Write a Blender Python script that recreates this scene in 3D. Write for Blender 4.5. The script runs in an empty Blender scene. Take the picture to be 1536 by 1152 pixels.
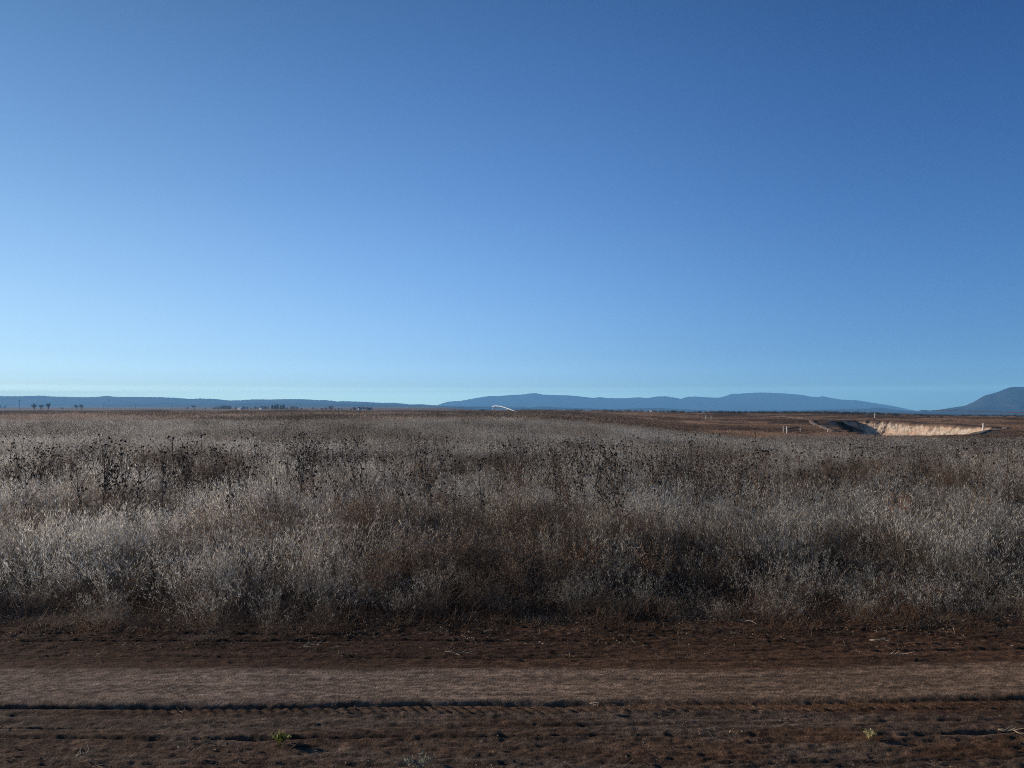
import bpy, math, random
import numpy as np
R = math.radians
random.seed(11)
rng = np.random.default_rng(11)
SC = bpy.context.scene

# ------------------------------------------------------------------ camera, sky, sun
CAM_H = 1.8
FPX = 1195.0            # focal length in pixels of the 1536 wide photograph
YH = 608.0              # eye level row
cd = bpy.data.cameras.new('camera')
cam = bpy.data.objects.new('camera', cd)
SC.collection.objects.link(cam)
cd.sensor_width = 36.0
cd.lens = 36.0 * FPX / 1536.0
cd.clip_start = 0.05
cd.clip_end = 80000
cam.location = (0, 0, CAM_H)
cam.rotation_euler = (R(90) + math.atan((YH - 576) / FPX), 0, 0)
SC.camera = cam

SUN_AZ = -75.0          # degrees from the view direction, negative = left
SUN_EL = 16.0
w = bpy.data.worlds.new('World')
SC.world = w
w.use_nodes = True
nt = w.node_tree
bg = nt.nodes['Background']
sky = nt.nodes.new('ShaderNodeTexSky')
sky.sky_type = 'NISHITA'
sky.sun_disc = False
sky.sun_elevation = R(SUN_EL)
sky.sun_rotation = R(SUN_AZ)
sky.altitude = 1900
sky.air_density = 1.0
sky.dust_density = 0.05
sky.ozone_density = 3.0
EXPO = 0.45
BGS = 0.10
def wmath(op, a, b=None, kind='ShaderNodeVectorMath'):
    n_ = nt.nodes.new(kind); n_.operation = op
    for i_, q in enumerate((a, b)):
        if q is None: continue
        if isinstance(q, (tuple, float)): n_.inputs[i_].default_value = q
        else: nt.links.new(q, n_.inputs[i_])
    return n_
def ramp3(src, pts, interp='EASE'):
    r_ = nt.nodes.new('ShaderNodeValToRGB'); r_.color_ramp.interpolation = interp
    e_ = r_.color_ramp.elements
    while len(e_) < len(pts): e_.new(0.5)
    for el, (p_, c_) in zip(e_, pts): el.position = p_; el.color = c_ + (1,)
    nt.links.new(src, r_.inputs[0])
    return r_.outputs[0]
# sky gains: dimmer away from the sun; zenith dimmed to cut blue fill light
SIDE = [(0.08, (0.42, 0.47, 0.46)), (0.35, (0.46, 0.61, 0.75)), (0.485, (0.73, 0.845, 0.962)), (0.615, (1.26, 1.22, 1.23)), (0.74, (1.50, 1.31, 1.21)), (0.87, (1.62, 1.25, 0.98))]
LOWB = [(0.0, (1.80, 2.85, 3.5)), (0.010, (1.95, 2.85, 3.5)), (0.0165, (2.15, 2.95, 3.5)), (0.0218, (1.15, 1.50, 1.86)), (0.027, (0.98, 1.30, 1.70)), (0.034, (0.86, 1.14, 1.54)), (0.06, (0.66, 0.84, 1.12)), (0.12, (0.715, 0.86, 1.045)), (0.25, (0.635, 0.84, 1.05)), (0.45, (0.375, 0.63, 0.89)), (0.62, (0.28, 0.42, 0.50)), (0.9, (0.23, 0.32, 0.36))]
tcw = nt.nodes.new('ShaderNodeTexCoord')
sd = (math.sin(R(SUN_AZ)) * math.cos(R(SUN_EL)), math.cos(R(SUN_AZ)) * math.cos(R(SUN_EL)), math.sin(R(SUN_EL)))
dt = wmath('DOT_PRODUCT', tcw.outputs['Generated'], sd)
ma = nt.nodes.new('ShaderNodeMath'); ma.operation = 'MULTIPLY_ADD'; ma.inputs[1].default_value = 0.5; ma.inputs[2].default_value = 0.5
nt.links.new(dt.outputs['Value'], ma.inputs[0])
side = ramp3(ma.outputs[0], [(z_, tuple(q_ / 2 for q_ in c_)) for z_, c_ in SIDE], 'B_SPLINE')
sp = nt.nodes.new('ShaderNodeSeparateXYZ'); nt.links.new(tcw.outputs['Generated'], sp.inputs[0])
low = ramp3(sp.outputs['Z'], [(z_, tuple(q_ / 4 for q_ in c_)) for z_, c_ in LOWB], 'B_SPLINE')
m1 = wmath('MULTIPLY', side, low)
m2 = wmath('MULTIPLY', m1.outputs[0], (8.0, 8.0, 8.0))
m3 = wmath('MULTIPLY', m2.outputs[0], sky.outputs[0])
nt.links.new(m3.outputs[0], bg.inputs[0])
bg.inputs[1].default_value = BGS
sl = bpy.data.lights.new('sun', 'SUN')
sl.energy = 4.0
sl.angle = R(0.5)
sl.color = (1.0, 0.86, 0.70)
sun = bpy.data.objects.new('sun', sl)
SC.collection.objects.link(sun)
from mathutils import Vector
sdir = Vector((math.sin(R(SUN_AZ)) * math.cos(R(SUN_EL)), math.cos(R(SUN_AZ)) * math.cos(R(SUN_EL)), math.sin(R(SUN_EL))))
sun.rotation_euler = (-sdir).to_track_quat('-Z', 'Y').to_euler()
SC.view_settings.view_transform = 'Standard'
SC.view_settings.look = 'None'
SC.view_settings.exposure = EXPO
SC.view_settings.gamma = 1.0
SC.render.engine = 'CYCLES'
SC.cycles.use_denoising = False
SC.cycles.filter_width = 1.05
SC.cycles.max_bounces = 6
SC.cycles.diffuse_bounces = 3
SC.cycles.transmission_bounces = 4
SC.cycles.volume_bounces = 1

# ------------------------------------------------------------------ helpers
def h2(ix, iy, seed):
    n = (ix.astype(np.int64) * 374761393 + iy.astype(np.int64) * 668265263 + seed * 1274126177) & 0xFFFFFFFF
    n = ((n ^ (n >> 13)) * 1274126177) & 0xFFFFFFFF
    n = n ^ (n >> 16)
    return (n & 0xFFFFFF) / float(0xFFFFFF)
def vn(x, y, seed=0):
    x = np.asarray(x, float); y = np.asarray(y, float)
    ix = np.floor(x); iy = np.floor(y)
    fx = x - ix; fy = y - iy
    fx = fx * fx * fx * (fx * (fx * 6 - 15) + 10); fy = fy * fy * fy * (fy * (fy * 6 - 15) + 10)
    a = h2(ix, iy, seed); b = h2(ix + 1, iy, seed); c = h2(ix, iy + 1, seed); d = h2(ix + 1, iy + 1, seed)
    return (a + (b - a) * fx) * (1 - fy) + (c + (d - c) * fx) * fy
def fbm(x, y, seed=0, octv=4, gain=0.5):
    s = 0.0; a = 1.0; t = 0.0; f = 1.0
    for o in range(octv):
        s = s + a * vn(np.asarray(x) * f + o * 17.3, np.asarray(y) * f - o * 9.1, seed + o); t += a
        a *= gain; f *= 2.03
    return s / t
def ss(a, b, x):
    t = np.clip((np.asarray(x, float) - a) / (b - a), 0, 1)
    return t * t * (3 - 2 * t)
def tag(o, label=None, cat=None, group=None, kind=None):
    if label: o['label'] = label
    if cat: o['category'] = cat
    if group: o['group'] = group
    if kind: o['kind'] = kind
    return o
def empty(name, loc, rz=0.0):
    o = bpy.data.objects.new(name, None)
    SC.collection.objects.link(o)
    o.location = loc; o.rotation_euler = (0, 0, rz)
    o.empty_display_size = 0.2
    return o
def mesh_np(name, V, F, smooth=False, col=None, mat=None):
    """V (n,3), F (m,4) or (m,3) arrays"""
    me = bpy.data.meshes.new(name)
    V = np.ascontiguousarray(V, dtype=np.float32); F = np.ascontiguousarray(F, dtype=np.int32)
    k = F.shape[1]
    me.vertices.add(len(V)); me.vertices.foreach_set('co', V.ravel())
    me.loops.add(F.size); me.loops.foreach_set('vertex_index', F.ravel())
    me.polygons.add(len(F)); me.polygons.foreach_set('loop_start', np.arange(0, F.size, k, dtype=np.int32))
    me.polygons.foreach_set('use_smooth', np.full(len(F), smooth))
    me.update(calc_edges=True)
    if col is not None:
        at = me.color_attributes.new('Col', 'FLOAT_COLOR', 'POINT')
        c4 = np.ones((len(V), 4), np.float32); c4[:, :3] = col
        at.data.foreach_set('color', c4.ravel())
    if mat: me.materials.append(mat)
    me.validate()
    return me
def link(name, me, parent=None, loc=None):
    o = bpy.data.objects.new(name, me)
    SC.collection.objects.link(o)
    if parent: o.parent = parent
    if loc is not None: o.location = loc
    return o
def grid_faces(nr, nc):
    i = np.arange(nr - 1)[:, None] * nc + np.arange(nc - 1)[None, :]
    return np.stack([i, i + 1, i + nc + 1, i + nc], -1).reshape(-1, 4)
def pxx(px, d):             # world x of a column of the photograph at depth d
    return (px - 768.0) / FPX * d
def zat(row, d):            # height seen in a given row at depth d
    return CAM_H - (row - YH) / FPX * d

class MB:
    """collects simple shapes into one mesh"""
    def __init__(s): s.v = []; s.f = []
    def box(s, x0, y0, z0, x1, y1, z1):
        b = len(s.v)
        s.v += [(x0, y0, z0), (x1, y0, z0), (x1, y1, z0), (x0, y1, z0), (x0, y0, z1), (x1, y0, z1), (x1, y1, z1), (x0, y1, z1)]
        s.f += [tuple(b + i for i in q) for q in ((0, 3, 2, 1), (4, 5, 6, 7), (0, 1, 5, 4), (1, 2, 6, 5), (2, 3, 7, 6), (3, 0, 4, 7))]
    def tube(s, pts, rad, n=6, cap=True):
        pts = [Vector(p) for p in pts]
        if not isinstance(rad, (list, tuple)): rad = [rad] * len(pts)
        b = len(s.v)
        for k, p in enumerate(pts):
            t = (pts[min(k + 1, len(pts) - 1)] - pts[max(k - 1, 0)]).normalized()
            u = t.orthogonal().normalized() if k == 0 else (u - t * u.dot(t)).normalized()
            v = t.cross(u)
            for j in range(n):
                a = 2 * math.pi * j / n
                s.v.append(tuple(p + (u * math.cos(a) + v * math.sin(a)) * rad[k]))
        for k in range(len(pts) - 1):
            for j in range(n):
                j2 = (j + 1) % n
                s.f.append((b + k * n + j, b + k * n + j2, b + (k + 1) * n + j2, b + (k + 1) * n + j))
        if cap:
            s.f.append(tuple(b + j for j in reversed(range(n))))
            e = b + (len(pts) - 1) * n
            s.f.append(tuple(e + j for j in range(n)))
    def poly(s, vs):
        b = len(s.v); s.v += list(vs); s.f.append(tuple(range(b, b + len(vs))))
    def mesh(s, name, mat, smooth=False):
        me = bpy.data.meshes.new(name); me.from_pydata(s.v, [], s.f)
        me.materials.append(mat)
        for p in me.polygons: p.use_smooth = smooth
        me.update()
        return me
    def build(s, name, mat, parent=None, smooth=False):
        return link(name, s.mesh(name, mat, smooth), parent)

# ------------------------------------------------------------------ materials
def mat_new(name):
    m = bpy.data.materials.new(name); m.use_nodes = True
    n = m.node_tree.nodes; l = m.node_tree.links
    return m, n, l, n['Principled BSDF']
def simple(name, col, rough=0.8, metal=0.0, var=0.15, scale=6.0, spec=0.3):
    m, n, l, p = mat_new(name)
    tc = n.new('ShaderNodeTexCoord'); nz = n.new('ShaderNodeTexNoise'); nz.inputs['Scale'].default_value = scale; nz.inputs['Detail'].default_value = 4
    l.new(tc.outputs['Object'], nz.inputs['Vector'])
    r = n.new('ShaderNodeValToRGB')
    r.color_ramp.elements[0].position = 0.3; r.color_ramp.elements[1].position = 0.7
    r.color_ramp.elements[0].color = tuple(c * (1 - var) for c in col) + (1,)
    r.color_ramp.elements[1].color = tuple(min(1, c * (1 + var)) for c in col) + (1,)
    l.new(nz.outputs['Fac'], r.inputs[0]); l.new(r.outputs[0], p.inputs['Base Color'])
    p.inputs['Roughness'].default_value = rough; p.inputs['Metallic'].default_value = metal
    p.inputs['Specular IOR Level'].default_value = spec
    return m
def plant_mat(name, trans=0.3, rough=0.7, instanced=True, spec=0.25):
    m, n, l, p = mat_new(name)
    a = n.new('ShaderNodeAttribute'); a.attribute_name = 'Col'
    src = a.outputs['Color']
    if instanced:
        t = n.new('ShaderNodeAttribute'); t.attribute_type = 'INSTANCER'; t.attribute_name = 'tint'
        mx = n.new('ShaderNodeMix'); mx.data_type = 'RGBA'; mx.blend_type = 'MULTIPLY'; mx.inputs[0].default_value = 1
        l.new(src, mx.inputs[6]); l.new(t.outputs['Color'], mx.inputs[7]); src = mx.outputs[2]
    l.new(src, p.inputs['Base Color'])
    p.inputs['Roughness'].default_value = rough; p.inputs['Specular IOR Level'].default_value = spec
    tr = n.new('ShaderNodeBsdfTranslucent'); l.new(src, tr.inputs[0])
    ms = n.new('ShaderNodeMixShader'); ms.inputs[0].default_value = trans
    l.new(p.outputs[0], ms.inputs[1]); l.new(tr.outputs[0], ms.inputs[2])
    l.new(ms.outputs[0], n['Material Output'].inputs[0])
    return m

def soil_mat(name, bump=0.4, bscale=1.0, nscale=1.0, detail_mix=0.5):
    """vertex colour times fine mineral noise, with a bump of grains"""
    m, n, l, p = mat_new(name)
    a = n.new('ShaderNodeAttribute'); a.attribute_name = 'Col'
    tc = n.new('ShaderNodeTexCoord')
    n1 = n.new('ShaderNodeTexNoise'); n1.inputs['Scale'].default_value = 9 * nscale; n1.inputs['Detail'].default_value = 8; n1.inputs['Roughness'].default_value = 0.7
    l.new(tc.outputs['Object'], n1.inputs['Vector'])
    r = n.new('ShaderNodeMapRange'); r.inputs[1].default_value = 0.3; r.inputs[2].default_value = 0.7
    r.inputs[3].default_value = 1 - detail_mix; r.inputs[4].default_value = 1 + detail_mix
    l.new(n1.outputs['Fac'], r.inputs[0])
    vm = n.new('ShaderNodeVectorMath'); vm.operation = 'SCALE'
    l.new(a.outputs['Color'], vm.inputs[0]); l.new(r.outputs[0], vm.inputs[3])
    l.new(vm.outputs[0], p.inputs['Base Color'])
    p.inputs['Roughness'].default_value = 0.95; p.inputs['Specular IOR Level'].default_value = 0.1
    n2 = n.new('ShaderNodeTexNoise'); n2.inputs['Scale'].default_value = 55 * bscale; n2.inputs['Detail'].default_value = 6; n2.inputs['Roughness'].default_value = 0.65
    l.new(tc.outputs['Object'], n2.inputs['Vector'])
    b = n.new('ShaderNodeBump'); b.inputs['Strength'].default_value = bump; b.inputs['Distance'].default_value = 0.02 / bscale
    l.new(n2.outputs['Fac'], b.inputs['Height']); l.new(b.outputs[0], p.inputs['Normal'])
    return m

# ------------------------------------------------------------------ terrain height
def P(px, d): return (pxx(px, d), d)
PIT = [P(1248, 130), P(1232, 152), P(1228, 180), P(1246, 203), P(1280, 208), P(1345, 199), P(1405, 184), P(1455, 168), P(1492, 151),
       P(1502, 136), P(1466, 119), P(1400, 116), P(1330, 115), P(1270, 119)]
PIT_W = [4, 3.5, 3, 1.2, 1.2, 1.2, 1.2, 1.2, 5, 8, 7, 7, 7, 5]        # width of the slope inside each edge
def pit_fac(x, y):
    """0 outside the pit, 1 on its floor"""
    x = np.asarray(x, float); y = np.asarray(y, float)
    inside = np.zeros(x.shape, bool); f = np.ones(x.shape)
    n = len(PIT)
    for i in range(n):
        (x0, y0), (x1, y1) = PIT[i], PIT[(i + 1) % n]
        c = ((y0 > y) != (y1 > y)) & (x < (x1 - x0) * (y - y0) / (y1 - y0 + 1e-9) + x0)
        inside ^= c
        dx, dy = x1 - x0, y1 - y0
        t = np.clip(((x - x0) * dx + (y - y0) * dy) / (dx * dx + dy * dy), 0, 1)
        dist = np.hypot(x - x0 - t * dx, y - y0 - t * dy)
        f = np.minimum(f, np.clip(dist / PIT_W[i], 0, 1))
    f = f * f * (3 - 2 * f)
    return np.where(inside, f, 0.0)
def base_z(x, y):
    x = np.asarray(x, float); y = np.asarray(y, float)
    d = np.hypot(x, y); u = x / np.maximum(y, 0.5)
    rt = ss(0.02, 0.30, u) * (y > 0)
    zl = np.interp(d, [0, 110, 320, 800, 1500, 4000], [0, -0.15, -1.9, -2.9, -4.6, -7])
    zr = np.interp(d, [0, 20, 60, 108, 125, 200, 260, 420, 700, 1500, 4000], [0, -0.1, -1.15, -2.45, -2.6, -2.35, -2.15, -2.7, -4.8, -8, -11])
    z = zl * (1 - rt) + zr * rt
    rf = ss(-0.10, 0.0, u) * (y > 0)
    z = z - 1.3 * ss(0.38, 0.56, u) * ss(230, 420, d) * (y > 0)
    z = z - rf * np.interp(d, [700, 1500, 4000, 13500], [0, 7, 22, 78])
    z = z + (fbm(x / 9.0, y / 9.0, 3, 3) - 0.5) * 0.25 * ss(8, 20, d)
    z = z + (fbm(x / 40.0, y / 25.0, 5, 3) - 0.5) * 1.3 * ss(60, 160, d) * (1 - ss(800, 2000, d))
    return z
RIM_DROP = 3.6
def drop_fac(x, y): return 0.38 + 0.62 * ss(0.400, 0.426, x / np.maximum(y, 1))
def ground_z(x, y):
    x = np.asarray(x, float); y = np.asarray(y, float)
    f = pit_fac(x, y)
    return base_z(x, y) - f * RIM_DROP * drop_fac(x, y) + (fbm(x / 2.6, y / 2.6, 15, 4) - 0.5) * 1.3 * f * (1 - f) * 4
def gz(x, y): return float(ground_z(np.array([x]), np.array([y]))[0])

# road band: v = distance across the road, following its slight bend
def road_v(x, y): return y - 0.012 * np.maximum(x, 0) ** 2 - 0.002 * x
ROAD_FAR = 6.55

# ------------------------------------------------------------------ ground sheet
def build_ground():
    az = np.concatenate([np.linspace(-180, -48, 34)[:-1], np.linspace(-48, 48, 760), np.linspace(48, 180, 34)[1:]])
    rr = np.concatenate([[0.3], np.exp(np.linspace(math.log(1.2), math.log(13300), 790))])
    A, D = np.meshgrid(np.radians(az), rr)
    X = D * np.sin(A); Y = D * np.cos(A)
    Z = ground_z(X, Y)
    v = road_v(X, Y)
    under = (1 - ss(ROAD_FAR - 0.25, ROAD_FAR - 0.05, v)) * ss(-7.4, -7.1, v)
    Z = Z - 0.14 * under
    d = D
    # colours: patches of bleached grass, brown weed, reddish and olive
    a = fbm(X / 14, Y / 14, 21, 4); b = fbm(X / 30 + 5, Y / 18, 22, 4); c = fbm(X / 4, Y / 4, 23, 3)
    brown = np.array([0.115, 0.072, 0.047]); grey = np.array([0.17, 0.145, 0.12]); rust = np.array([0.17, 0.085, 0.045]); dark = np.array([0.05, 0.037, 0.03])
    col = brown[None, None] + (grey - brown) * ss(0.5, 0.72, a)[..., None]
    col = col + (rust - col) * (ss(0.55, 0.75, b) * 0.6)[..., None]
    col = col + (dark - col) * (ss(0.5, 0.7, fbm(X / 60, Y / 20, 29, 4)) * 0.6)[..., None]
    # far valley floor: pale fields in strips
    far = ss(500, 1100, d)[..., None]
    st = fbm(X / 900, Y / 160, 31, 3)
    fc = np.array([0.20, 0.155, 0.125]) * (0.65 + 0.8 * ss(0.35, 0.65, st))[..., None]
    fc = fc * (1 - 0.75 * ss(-0.12, 0.02, X / np.maximum(Y, 1)) * (Y > 0))[..., None]
    col = col * (1 - far) + fc * far
    # the pit: raw sandy soil
    pf = pit_fac(X, Y)
    sand = np.array([0.40, 0.27, 0.19])
    rub = np.array([0.21, 0.165, 0.14])
    pc = rub + (sand - rub) * np.clip(ss(0.45, 0.6, fbm(X / 5, Y / 5, 33, 3)) + ss(0.50, 0.55, X / np.maximum(Y, 1)) * (Y > 0), 0, 1)[..., None]
    col = col + (pc - col) * ss(0.02, 0.3, pf)[..., None]
    # reddish bare earth just under the near weeds
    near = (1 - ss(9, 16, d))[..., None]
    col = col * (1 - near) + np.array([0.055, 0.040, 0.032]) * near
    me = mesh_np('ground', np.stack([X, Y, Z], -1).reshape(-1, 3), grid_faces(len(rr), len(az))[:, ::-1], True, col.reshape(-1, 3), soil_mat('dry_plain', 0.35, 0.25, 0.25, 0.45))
    o = link('ground', me); tag(o, kind='structure')
build_ground()

# ------------------------------------------------------------------ road with ruts and clods
def build_road():
    def axis(lo, a, b, hi, step, n):
        l = a - (np.linspace(0, 1, n)[1:][::-1] ** 2.2) * (a - lo)
        r = b + (np.linspace(0, 1, n)[1:] ** 2.2) * (hi - b)
        return np.concatenate([l, np.arange(a, b, step), r])
    xs = axis(-160, -5.6, 5.6, 160, 0.0115, 160)
    vs = np.concatenate([np.linspace(-7.2, 3.4, 60)[:-1], np.arange(3.4, ROAD_FAR + 0.15, 0.0105)])
    V_, X = np.meshgrid(vs, xs, indexing='ij')
    Y = V_ + 0.012 * np.maximum(X, 0) ** 2 + 0.002 * X
    wob = (fbm(X / 2.6, X * 0 + 1.7, 41, 5) - 0.5) * 0.08
    v = V_ + wob + (fbm(X * 5, V_ * 6, 42, 4) - 0.5) * 0.045
    # broad cross profile in metres, with small scarps that the low light picks out
    z = np.interp(v, [-7, 3.0, 4.02, 4.06, 4.33, 4.40, 4.50, 4.545, 4.60, 4.70, 4.76, 4.84, 4.90, 5.2, 5.48, 5.52, 5.78, 5.80, 6.02, 6.05, 6.3, 6.34, 6.6],
                      [0, 0.0, 0.004, 0.009, 0.012, 0.024, 0.020, 0.008, 0.010, 0.013, 0.022, 0.018, 0.036, 0.033, 0.036, 0.030, 0.031, 0.036, 0.036, 0.042, 0.042, 0.052, 0.05]) - 0.03
    rough = np.interp(v, [3, 4.3, 4.5, 4.75, 4.95, 5.45, 5.6, 6.2, 6.6], [0.80, 0.74, 0.62, 0.48, 0.20, 0.20, 0.42, 0.7, 1.2])
    cl = np.abs(fbm(X * 13, V_ * 16, 43, 3) - 0.5) * 2
    clod = (0.5 - cl) * 0.003 + (fbm(X * 24, V_ * 40, 44, 2) - 0.5) * 0.015 + (fbm(X * 7, V_ * 34, 46, 3) - 0.5) * 0.024 + (fbm(X * 1.5, V_ * 12, 45, 3) - 0.5) * 0.014
    lump = ss(0.62, 0.8, vn(X * 11 + 3, V_ * 13, 47)) * 0.007
    z = z + clod * rough + lump * rough * ss(0.45, 0.6, vn(X * 1.3, V_ * 2.0, 48))
    # tread of a tyre pressed in the far rut
    tr = np.exp(-((v - 4.79) / 0.055) ** 4)
    z = z + tr * 0.0065 * np.sin((X + v * 0.9 + 0.03 * vn(X * 4, v * 9, 54)) * 2 * math.pi / 0.066) * ss(0.25, 0.8, vn(X * 1.1, X * 0, 49))
    tr = np.exp(-((v - 5.10) / 0.10) ** 4)
    z = z + tr * 0.0008 * np.sin((X - v * 0.8) * 2 * math.pi / 0.075) * ss(0.4, 0.8, vn(X * 0.9, X * 0, 55))
    # thin length-wise rut lines
    for (c, dp, wd, s) in ((4.07, 0.010, 0.012, 8), (4.20, 0.010, 0.010, 1), (4.40, 0.017, 0.012, 2), (4.585, 0.024, 0.015, 9), (4.70, 0.010, 0.010, 10), (4.865, 0.026, 0.017, 11), (5.02, 0.005, 0.010, 7), (5.16, 0.004, 0.010, 12),
                           (5.28, 0.007, 0.012, 3), (5.38, 0.004, 0.010, 13), (5.62, 0.012, 0.012, 4), (5.76, 0.012, 0.012, 14), (5.93, 0.018, 0.014, 5), (6.12, 0.016, 0.014, 6), (6.30, 0.020, 0.018, 15)):
        cc = c + (fbm(X / 2.4, X * 0 + s, 60 + s, 5) - 0.5) * 0.11
        wv = wd * (0.7 + 0.6 * vn(X * 5, X * 0 + s, 90 + s))
        z = z - dp * np.exp(-((V_ - cc) / wv) ** 2) * (0.30 + 1.0 * ss(0.3, 0.7, vn(X / 1.7, X * 0 + s, 70 + s)))
    z = z - 0.10 * ss(ROAD_FAR - 0.02, ROAD_FAR + 0.15, V_)
    # colour of the soil itself: compacted pale dust on the crown, darker loose loam beside it
    dust = np.array([0.188, 0.138, 0.108]); dustr = np.array([0.175, 0.116, 0.077])
    loam = np.array([0.066, 0.038, 0.025]); cloth = np.array([0.095, 0.069, 0.052]); red = np.array([0.096, 0.050, 0.026])
    rt = ss(-1.5, 2.0, X)[..., None]
    D_ = dust * (1 - rt) + dustr * rt
    L_ = loam * (1 - 0.5 * rt) + red * 0.5 * rt
    kd = ss(4.82, 4.92, v) * (1 - ss(5.40, 5.53, v + (fbm(X * 0.6, X * 0 + 3, 59, 3) - 0.5) * 0.16))
    kd = kd * (0.80 + 0.4 * fbm(X * 0.8, V_ * 6, 51, 3))
    nearc = (1 - ss(4.7, 4.86, v))
    mixn = fbm(X * 1.2, V_ * 5, 52, 4)
    ncol = cloth + (L_ - cloth) * (np.clip(ss(0.4, 0.65, mixn) * 0.7 + ss(0, 3.5, X) * 0.5, 0, 1))[..., None]
    col = L_ + (ncol - L_) * nearc[..., None]
    col = col + (D_ - col) * np.clip(kd, 0, 1)[..., None]
    far = ss(5.5, 6.3, v)
    col = col * (1 - 0.25 * far * (1 - 0.6 * ss(0, 3, X)))[..., None]
    col = col * (0.72 + 0.56 * fbm(X * 9, V_ * 22, 53, 3))[..., None]
    col = col * (0.45 + 1.1 * fbm(X * 22, V_ * 46, 60, 2) ** 1.3 * 1.35)[..., None]
    col = col * (0.58 + 0.84 * fbm(X * 0.5, v * 26, 56, 5))[..., None] * (0.80 + 0.40 * fbm(X * 0.9, V_ * 2.5, 57, 3))[..., None]
    me = mesh_np('road', np.stack([X, Y, z + base_z(X, Y) * 0], -1).reshape(-1, 3), grid_faces(len(vs), len(xs)), True, col.reshape(-1, 3), soil_mat('road_soil', 1.0, 1.3, 7, 0.55))
    o = link('road', me); tag(o, kind='structure')
build_road()

# ------------------------------------------------------------------ hills and mountains
def hill(name, pts, D, depth, base_row, c0, c1, seed, rough=0.10, gully=30.0, patch=0.0, foot=-9.0):
    pts = np.array(pts, float)
    px = np.arange(pts[0, 0], pts[-1, 0] + 0.1, 0.9)
    row = np.interp(px, pts[:, 0], pts[:, 1])
    k = np.array([1, 2, 3, 2, 1.0]); k /= k.sum()
    row = np.convolve(np.pad(row, 2, mode='edge'), k, 'valid')
    nr = 60
    t = np.linspace(-1, 1, nr)
    T, PX = np.meshgrid(t, px, indexing='ij')
    ROW = np.broadcast_to(row, T.shape)
    dist = D * (1 + depth * T)
    X = (PX - 768) / FPX * dist; Y = dist
    H = (YH - ROW) / FPX * D + CAM_H - foot
    H = np.maximum(H, 0.5)
    wig = (fbm(X / (D * 0.02), Y / (D * 0.02), seed + 9, 3) - 0.5) * 0.35
    tt = np.clip(np.abs(T) + wig * np.abs(T), 0, 1)
    prof = (1 - tt) ** 1.25
    g = np.abs(fbm(X / gully, Y / (gully * 2.2), seed, 4) - 0.5) * 2
    ero = (g - 0.45) * rough * 4 * tt * (1 - tt)
    Z = foot + H * np.clip(prof + ero, 0, 1.0) - 4 * (np.abs(T) > 0.985)
    e = ss(0, 6, PX - px[0]) * ss(0, 6, px[-1] - PX)
    Z = foot - 4 + (Z - foot + 4) * e
    m_ = ss(0.42, 0.62, fbm(X / (gully * 2.0), Y / (gully * 2.5), seed + 3, 4))
    col = np.array(c0) + (np.array(c1) - np.array(c0)) * m_[..., None]
    if patch:
        q = ss(0.5, 0.62, g * 0.5 + 0.55 * fbm(X / (gully * 4), Y / (gully * 4), seed + 5, 3)) * patch
        col = col + (np.array([0.30, 0.17, 0.14]) - col) * (q * ss(0.15, 0.4, 1 - tt))[..., None]
    me = mesh_np(name, np.stack([X, Y, Z], -1).reshape(-1, 3), grid_faces(nr, len(px)), True, col.reshape(-1, 3), M_HILL)
    o = link(name, me); tag(o, kind='structure')
M_HILL = soil_mat('hill_side', 0.0, 0.001, 0.0012, 0.25)
LEFT = [(-420, 600), (-250, 597), (-120, 595), (0, 594), (30, 594), (60, 593), (75, 594.3), (100, 595), (130, 595.5), (148, 594.8), (160, 593.4), (172, 594.8), (200, 595), (240, 595.4), (265, 596.5), (285, 598.2),
        (300, 597.5), (320, 598), (344, 600.5), (365, 600), (378, 598.8), (405, 599), (430, 598.4), (455, 598.5), (480, 600), (490, 600), (506, 602), (515, 601.5), (550, 602.8), (575, 604.2), (592, 604), (616, 606.6), (632, 606.3), (662, 608.5), (700, 609.5), (740, 611), (790, 612)]
CENT = [(560, 613), (600, 611), (655, 608), (664, 604.5), (672, 602.2), (690, 601), (705, 598), (735, 593.2), (750, 593.4), (770, 591.4), (785, 591), (796, 589.4), (804, 589.2), (815, 591.4), (840, 592), (855, 592.4), (870, 594), (890, 596.4),
        (900, 595), (910, 596.4), (940, 596.8), (958, 595.3), (970, 596.6), (985, 594.4), (998, 593.8), (1010, 595.4), (1021, 597.8), (1032, 594.2), (1045, 594.2), (1060, 595.5), (1077, 596.2), (1090, 593), (1097, 590), (1110, 589.6), (1130, 588.5),
        (1140, 588), (1160, 588.6), (1175, 589.3), (1200, 591.5), (1218, 594.5), (1228, 595), (1234, 593.4), (1245, 596), (1262, 599), (1285, 600), (1310, 604), (1335, 608), (1345, 610), (1362, 614), (1380, 617)]
LOW = [(690, 614), (760, 612.6), (795, 611.5), (806, 609.4), (820, 609.6), (840, 611), (880, 612), (905, 613.4), (940, 613), (960, 612), (990, 611.6), (1010, 613), (1050, 615), (1110, 616), (1200, 615), (1235, 614), (1262, 613.4), (1300, 612.6), (1314, 611.2), (1322, 611.2), (1335, 613.4), (1360, 616), (1400, 618)]
RIGHT = [(1340, 617), (1376, 616.5), (1382, 615.2), (1387, 615.2), (1394, 616.2), (1411, 614), (1432, 610.6), (1447, 608.3), (1461, 602), (1477, 592.4), (1494, 588), (1513, 580.6), (1524, 579.3), (1536, 579.8), (1570, 576), (1620, 574), (1690, 584), (1760, 596), (1850, 606), (1960, 614)]
LEFT2 = [(150, 606), (260, 605), (340, 605.5), (390, 604), (430, 603.5), (480, 604.5), (560, 606.5), (640, 608.5), (700, 610), (760, 612)]
G0 = (0.026, 0.042, 0.048); G1 = (0.062, 0.070, 0.060)  # bluish cast paints some distance haze into the slope colour
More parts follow.
